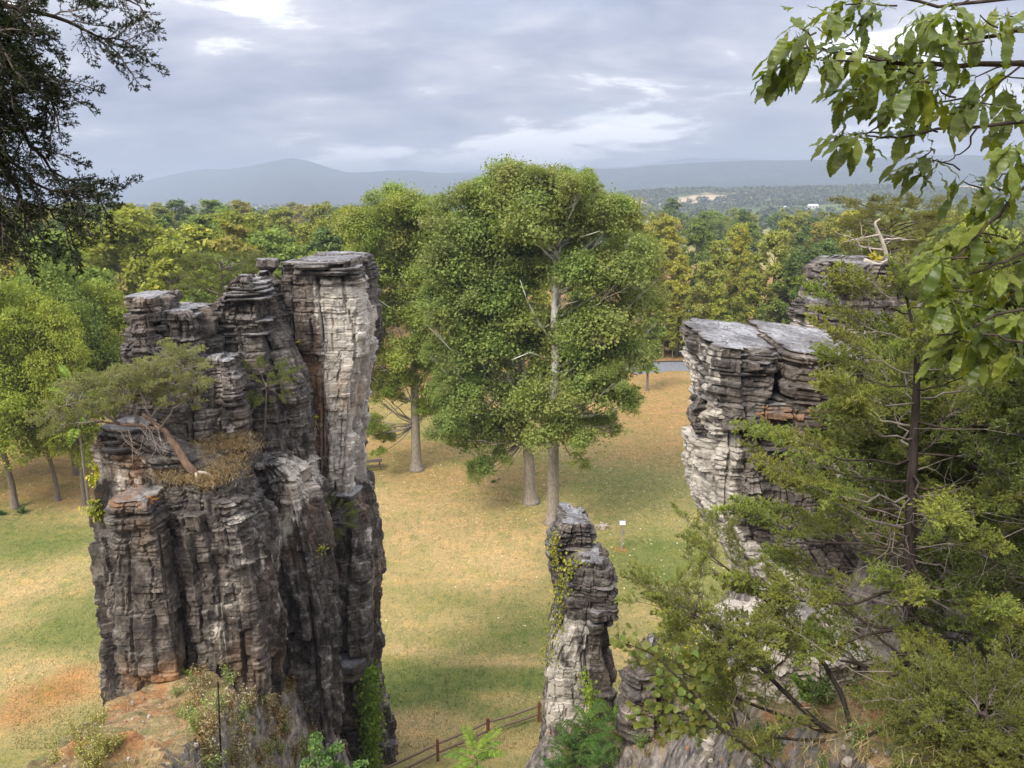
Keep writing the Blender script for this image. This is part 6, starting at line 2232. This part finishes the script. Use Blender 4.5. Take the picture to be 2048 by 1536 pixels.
# ---- redbud with heart-shaped leaves
def heart_mesh(seed):
    th = np.linspace(0, 2 * math.pi, 17)[:-1]
    r = .5 * (1 - .28 * np.cos(th) ** 1) * (1 - .22 * (np.abs(th - math.pi) < .3))
    x = .5 - r * np.cos(th) * 1.0
    x = np.where(np.abs(th) < .01, 1.05, x)
    x = .5 + r * np.cos(th) + (np.cos(th) > .9) * .18
    y = r * np.sin(th)
    z = -.25 * (x - .3) ** 2 + .25 * np.abs(y)
    V = np.vstack([np.stack([x, y, z], 1), [[.45, 0, 0]]])
    g = Geo()
    g.add(V, None, [(16, i, (i + 1) % 16) for i in range(16)])
    return g.mesh('leaf', M['heart_leaf'], True)


M['heart_leaf'] = oak_leaf_mat('redbud_leaf', (0.06, 0.095, 0.02), (0.14, 0.185, 0.04))
HEART = [heart_mesh(1)]


def redbud():
    rng = np.random.RandomState(601)
    bx, by = 4.0, 8.7
    base = np.array([bx, by, HZ(bx, by) - .1])
    t = thing('redbud_sapling', 'redbud sapling with round bright green leaves leaning out from the slope', 'shrub', base)
    br = [[(1420, 1440), (1390, 1390), (1340, 1340), (1300, 1305), (1260, 1290), (1235, 1285)], [(1420, 1440), (1380, 1400), (1340, 1375), (1310, 1370)], [(1420, 1440), (1380, 1430), (1320, 1420), (1290, 1430), (1270, 1425)], [(1400, 1400), (1400, 1350), (1380, 1300)], [(1420, 1440), (1360, 1440), (1330, 1470)]]
    n = 0
    for px in br:
        m = len(px)
        B = np.array([W(a, b, 8.5) for a, b in px])
        if px[0] == (1420, 1440):
            B = np.vstack([base, B])
            m += 1
        tt = np.linspace(0, m - 1, 14)
        B = np.stack([np.interp(tt, np.arange(m), B[:, k]) for k in range(3)], 1)
        branch_obj(t, 'branch', B, np.linspace(.02, .004, 14), M['bark_dark'], 5)
        for k in range(4, 14):
            for q in range(5):
                p = B[k] + rng.normal(0, .07, 3)
                d = np.array([rng.normal(0, .7), rng.normal(0, .5) - .2, rng.uniform(-1, .1)])
                v = rng.uniform(.8, 1.5)
                place_leaf(HEART, t, p, d, (rng.normal(0, .3), -.6, 1), rng.uniform(.055, .10), rng, (v * rng.uniform(.9, 1.5), v, v * .8))
                n += 1


redbud()
leafy_bush(1350, 1245, 12.5, 110, 110, 'shrub', 'bright yellow-green bush reaching left of the leaning cedar', 611, 1500, .075, (2.0, 1.9, .7), root=(1500, 1440), stems=14)
leafy_bush(1380, 1330, 11.8, 140, 140, 'shrub', 'feathery light green bush behind the redbud leaves', 612, 1900, .07, (1.5, 1.6, .7), root=(1480, 1470), stems=16)
leafy_bush(1960, 1400, 8.6, 120, 60, 'shrub', 'yellowing leafy shrub right of the cedar trunk', 613, 420, .07, (2.6, 2.0, .7), root=(1950, 1480), stems=10, lw=.7)
leafy_bush(2030, 1320, 9.0, 90, 90, 'shrub', 'green leafy shrub with orange leaves on the shaded slope', 614, 420, .09, (1.2, 1.3, .7), root=(2040, 1420), stems=10, lw=.7)
leafy_bush(1620, 1375, 13.5, 110, 60, 'shrub', 'dark green low shrub on the pale rock ledge', 615, 520, .09, (.8, 1.1, .7), stems=10, lw=.7)
leafy_bush(1240, 1265, 24.8, 30, 60, 'shrub', 'sparse dark sprig on the right side of the slim chimney', 616, 160, .08, (.7, .9, .6), stems=8)


# ---- dead snags on the far right tower
def snag(lab, pts, Y, r, twigs, seed, mat='deadwood'):
    rng = np.random.RandomState(seed)
    P = np.array([W(a, b, Y) for a, b in pts])
    t = thing('dead_snag', lab, 'dead tree', P[0])
    tt = np.linspace(0, len(P) - 1, 12)
    B = np.stack([np.interp(tt, np.arange(len(P)), P[:, k]) for k in range(3)], 1)
    branch_obj(t, 'trunk', B, np.linspace(r, r * .4, 12), M[mat], 7)
    for tw in twigs:
        Q_ = np.array([W(a, b, Y) for a, b in tw])
        branch_obj(t, 'branch', curve(Q_[0], Q_[-1], 6, (Q_[len(Q_) // 2] - (Q_[0] + Q_[-1]) / 2), rng, .03), np.linspace(r * .5, r * .12, 6), M[mat], 5)
        for k in range(7):
            q = Q_[0] + (Q_[-1] - Q_[0]) * rng.uniform(.3, 1)
            branch_obj(t, 'twig', curve(q, q + unit(1, rng)[0] * rng.uniform(.3, .9), 4, (0, 0, 0), rng, .03), np.linspace(.02, .005, 4), M[mat], 3)


snag('bleached dead snag with hooked top on the ragged tower', [(1776, 525), (1770, 500), (1764, 480), (1752, 455), (1750, 445), (1760, 438)], 30, .09, [[(1764, 482), (1790, 478), (1815, 480)], [(1768, 500), (1740, 495), (1715, 490)], [(1760, 470), (1740, 475), (1700, 480)]], 621)
snag('dark leaning dead stub on the ragged tower', [(1818, 530), (1828, 515), (1838, 498), (1842, 488)], 30, .14, [[(1822, 522), (1812, 512), (1805, 510)]], 622, 'bark_grey')
snag('dead fallen log across the ragged tower top', [(1728, 522), (1755, 530), (1785, 532)], 29.4, .12, [[(1760, 530), (1775, 520), (1790, 512)]], 623)


# ---- wind-bent pines beyond the ragged tower and behind the big tower
def pine(px, py_top, py_base, Y, wpx, lab, seed, n, col):
    rng = np.random.RandomState(seed)
    top = W(px, py_top, Y)
    b = np.array([top[0], Y, HZ(top[0], Y) - .1])
    t = thing('pine_tree', lab, 'tree', b)
    P = np.stack([np.linspace(b[0], top[0], 8) + rng.normal(0, .12, 8), np.full(8, Y), np.linspace(b[2], top[2] - .4, 8)], 1)
    P[0] = b
    branch_obj(t, 'trunk', P, np.linspace(.22, .05, 8), M['bark_dark'], 7)
    k = Y / F
    for i in range(n):
        f = rng.uniform(.0, 1)
        z = W(px, py_top + (py_base - py_top) * f, Y)[2]
        hw = wpx * k * .5 * (.45 + .55 * math.sin(math.pi * min(1, .25 + f * .7)))
        a = rng.uniform(0, 6.28)
        rr = hw * math.sqrt(rng.rand())
        p = np.array([top[0] + math.cos(a) * rr, Y + math.sin(a) * rr * .8, z])
        if i % 5 == 0:
            q = np.array([np.interp(z - rr * .3, P[:, 2], P[:, c]) for c in range(3)])
            branch_obj(t, 'branch', curve(q, p, 5, (0, 0, .1), rng, .06), np.linspace(.05, .012, 5), M['bark_dark'] if rng.rand() < .5 else M['twig'], 4)
        put_spray(SPRAY, t, p, (math.cos(a), math.sin(a), .3), rng.uniform(1.0, 1.7), rng, col)


pine(1790, 402, 520, 42, 190, 'wind-bent olive pine rising behind the ragged tower', 631, 150, (1.25, 1.15, 1.0))
pine(440, 512, 640, 44, 130, 'grey-green scraggly pine behind the left small pillars', 632, 110, (1.15, 1.2, 1.2))


# ================================================================== MAN-MADE THINGS
WOOD = simple('weathered_rail_wood', (0.17, 0.12, 0.085), .9, .35, 8, .15, (6, 6, 1))
POSTW = simple('reddish_post_wood', (0.17, 0.075, 0.05), .9, .35, 8, .15)


def fence():
    px = [(1078, 1443), (976, 1476), (876, 1521), (752, 1580), (640, 1640)]
    pts = [G(1190, 1410)] + [G(a, b) for a, b in px]
    t = thing('rail_fence', 'brown two-rail wooden fence crossing the grass between the towers', 'fence', pts[2])
    o = np.array(t.location)
    rng = np.random.RandomState(3)
    zs = [float(far_h(p[:1], p[1:2])[0]) for p in pts]
    for p, z in zip(pts, zs):
        g = Geo()
        g.box(p - o + np.array([0, 0, z + .45]), (.13, .13, 1.30), rng.uniform(0, .4), rx=rng.uniform(-.03, .03))
        ob('post', g.mesh('post', POSTW), t)
    for k in range(len(pts) - 1):
        for h in (.88, .42):
            g = Geo()
            a = pts[k] - o + np.array([0, 0, zs[k] + h])
            b = pts[k + 1] - o + np.array([0, 0, zs[k + 1] + h])
            P = curve(a, b, 5, (0, 0, -.03), rng, .008)
            g.tube(P, np.array([.045, .06, .062, .06, .045]), 5)
            ob('rail', g.mesh('rail', WOOD), t)


fence()


def sign():
    b = G(1243, 1098)
    t = thing('sign_post', 'wooden post with small blank white sign panel on the lawn', 'sign', b)
    g = Geo()
    g.box((0, 0, .95), (.15, .15, 2.1), .1)
    ob('post', g.mesh('post', simple('grey_post', (.30, .25, .19), .9, .3)), t)
    g = Geo()
    g.box((0, -.06, 2.08), (.40, .05, .28), .05, rx=-.25)
    pn = ob('panel', g.mesh('panel', simple('white_panel', (.8, .82, .85), .4, .03)), t)
    g = Geo()
    g.box((0, -.02, 2.08), (.46, .05, .34), .05, rx=-.25)
    ob('frame', g.mesh('frame', simple('grey_frame', (.25, .25, .27), .5, .1)), pn)
    g = Geo()
    g.box((.11, -.02, 1.35), (.10, .12, .34), .1)
    ob('box', g.mesh('box', simple('meter_box', (.2, .2, .19), .6, .1)), t)


sign()


def table():
    b = G(745, 937)
    t = thing('picnic_table', 'dark picnic table with benches under the slender sycamore', 'table', b, rz=.25)
    m = simple('dark_table_wood', (.085, .07, .06), .85, .3)
    for k in range(5):
        g = Geo()
        g.box((0, -.30 + .15 * k, .76), (1.9, .135, .045))
        ob('plank', g.mesh('plank', m), t)
    for s in (-1, 1):
        g = Geo()
        g.box((0, s * .72, .45), (1.9, .26, .045))
        ob('bench', g.mesh('bench', m), t)
        g = Geo()
        for q in (-1, 1):
            g.tube([(s * .7, q * .55, 0), (s * .7, q * .22, .74)], .045, 5)
        g.tube([(s * .7, -.8, .42), (s * .7, .8, .42)], .04, 5)
        ob('leg', g.mesh('leg', m), t)


table()


def rod():
    p = hit(441, 1530)
    top = W(436, 1366, p[1])
    t = thing('metal_rod', 'thin rusty black metal rod standing in the weeds before the tower', 'rod', p)
    branch_obj(t, 'shaft', [p - np.array([0, 0, .4]), (p + top) / 2 + np.array([.01, 0, 0]), top], [.024, .022, .02], simple('rusty_iron', (.022, .017, .016), .7, .4), 8)
    g = Geo()
    g.tube([top - p - np.array([0, 0, .12]), top - p + np.array([0, 0, .02])], .028, 8)
    ob('tip', g.mesh('tip', simple('iron_tip', (.03, .024, .02), .7, .3)), t)


rod()


def roots():
    b = G(1205, 1056)
    t = thing('stump_roots', 'bleached tree roots lying on the grass beside the sycamore trunk', 'stump', b)
    rng = np.random.RandomState(9)
    for k in range(9):
        a = k * .7
        g = Geo()
        g.tube(curve((0, 0, .12), (math.cos(a) * rng.uniform(.4, 1.1), math.sin(a) * .5, rng.uniform(-.02, .2)), 6, (0, 0, .15), rng, .05), np.linspace(.09, .02, 6), 5)
        ob('root', g.mesh('root', M['deadwood'], True), t)
    g = Geo()
    g.tube([(0, 0, -.1), (0, 0, .2), (.02, 0, .3)], [.30, .24, .12], 9)
    ob('stump', g.mesh('stump', M['deadwood']), t)


roots()


def yucca(px, py, lab, s):
    rng = np.random.RandomState(int(px) + 5)
    b = G(px, py)
    t = thing('yucca_plant', lab, 'plant', b)
    for k in range(46):
        a = rng.uniform(0, 6.28)
        el = rng.uniform(.15, 1.3)
        d = np.array([math.cos(a) * math.cos(el), math.sin(a) * math.cos(el), math.sin(el)])
        g = Geo()
        l = s * rng.uniform(.7, 1.1)
        g.leaves(np.array([d * l / 2]), d[None], np.array([[-d[0] * .3, -d[1] * .3, 1.0]]), l, .075, rng.rand(1), .3)
        ob('leaf', g.mesh('leaf', M['leaf_frond']), t, color=(.8, .95, .9))


yucca(45, 1028, 'spiky yucca at the foot of the yellow-green tree', .85)
yucca(3, 1032, 'spiky yucca left of the bigger yucca on the lawn', .7)


def litter():
    rng = np.random.RandomState(701)
    C = []
    for px, py, sx, sy, n in ((1200, 960, 11, 9, 2600), (830, 960, 8, 7, 700), (1330, 850, 14, 14, 2200), (1050, 1040, 9, 6, 500), (1300, 1080, 8, 8, 500), (80, 960, 12, 8, 700), (900, 1250, 10, 10, 120)):
        c = G(px, py)
        C.append(np.stack([rng.normal(c[0], sx, n), rng.normal(c[1], sy, n), np.zeros(n)], 1))
    C = np.vstack(C)
    C = C[(C[:, 1] > 32) & (rng.rand(len(C)) < .7)]
    C[:, 2] = far_h(C[:, 0], C[:, 1]) + .03
    n = len(C)
    g = Geo()
    D = unit(n, rng)
    D[:, 2] *= .2
    l = rng.uniform(.09, .20, n)
    g.leaves(C, D, unit(n, rng) * .35 + np.array([0, 0, 1]), l, l * .85, rng.rand(n), .25)
    tag(ob('fallen_leaves', g.mesh('fallen_leaves', M['litter'])), 'fallen yellow leaves scattered over the lawn', 'leaves', kind='stuff')


litter()


def loose_stones():
    rng = np.random.RandomState(811)
    pts = slope_points((90, 1390, 420, 1600), 130, 812) + slope_points((1250, 1330, 2040, 1600), 160, 813)
    g = Geo()
    for p in pts:
        r = rng.uniform(.02, .075)
        n = 7
        th = np.arange(n) * 2 * math.pi / n + rng.uniform(-.3, .3, n)
        R_ = np.stack([np.cos(th), np.sin(th)], 1) * rng.uniform(.7, 1.15, n)[:, None] * r
        V = np.vstack([np.hstack([R_, np.full((n, 1), -r * .4)]), np.hstack([R_ * .75, (r * rng.uniform(.3, .7, n))[:, None]]), [[0, 0, r * .6]]]) + p
        g.add(V, [(a, (a + 1) % n, n + (a + 1) % n, n + a) for a in range(n)], [(2 * n, n + a, n + (a + 1) % n) for a in range(n)], rng.rand())
    m = Mat('loose_stone')
    c = m.ramp(m.attr('tint'), [(0.0, (0.30, 0.16, 0.09)), (0.5, (0.26, 0.22, 0.19)), (1.0, (0.46, 0.41, 0.36))])
    tag(ob('loose_stones', g.mesh('loose_stones', m.diffuse(c, .95, .1))), 'small loose stones strewn over the near slopes', 'stones', kind='stuff')


loose_stones()


def lawn_grass():
    """short tufts on the near lawn"""
    rng = np.random.RandomState(821)
    n = 75000
    d = 31 + 44 * rng.rand(n) ** 1.5
    u = rng.uniform(-.72, .42, n)
    X, Y = u * d * 1.04, d
    k = hill_h(X, Y) < -.2
    X, Y = X[k], Y[k]
    c = ground_col(X, Y) * rng.uniform(.78, 1.38, len(X))[:, None]
    z = far_h(X, Y)
    n = len(X)
    l = rng.uniform(.05, .13, n)
    D = np.stack([rng.normal(0, .6, n), rng.normal(0, .6, n), rng.uniform(.4, 1, n)], 1)
    D /= np.linalg.norm(D, axis=1)[:, None]
    g = Geo()
    g.leaves(np.stack([X, Y, z], 1) + D * l[:, None] * .4, D, unit(n, rng), l, l * .5, 0.5, 0)
    m = Mat('lawn_blade')
    me = mk_mesh('lawn_grass', np.vstack(g.V), np.vstack(g.Q), None, m.diffuse(m.attr('col', 'Color'), .95, .1), {'col': np.repeat(c, 4, 0)})
    tag(ob('lawn_grass', me), 'short dry and green grass of the park lawn', 'grass', kind='stuff')


lawn_grass()
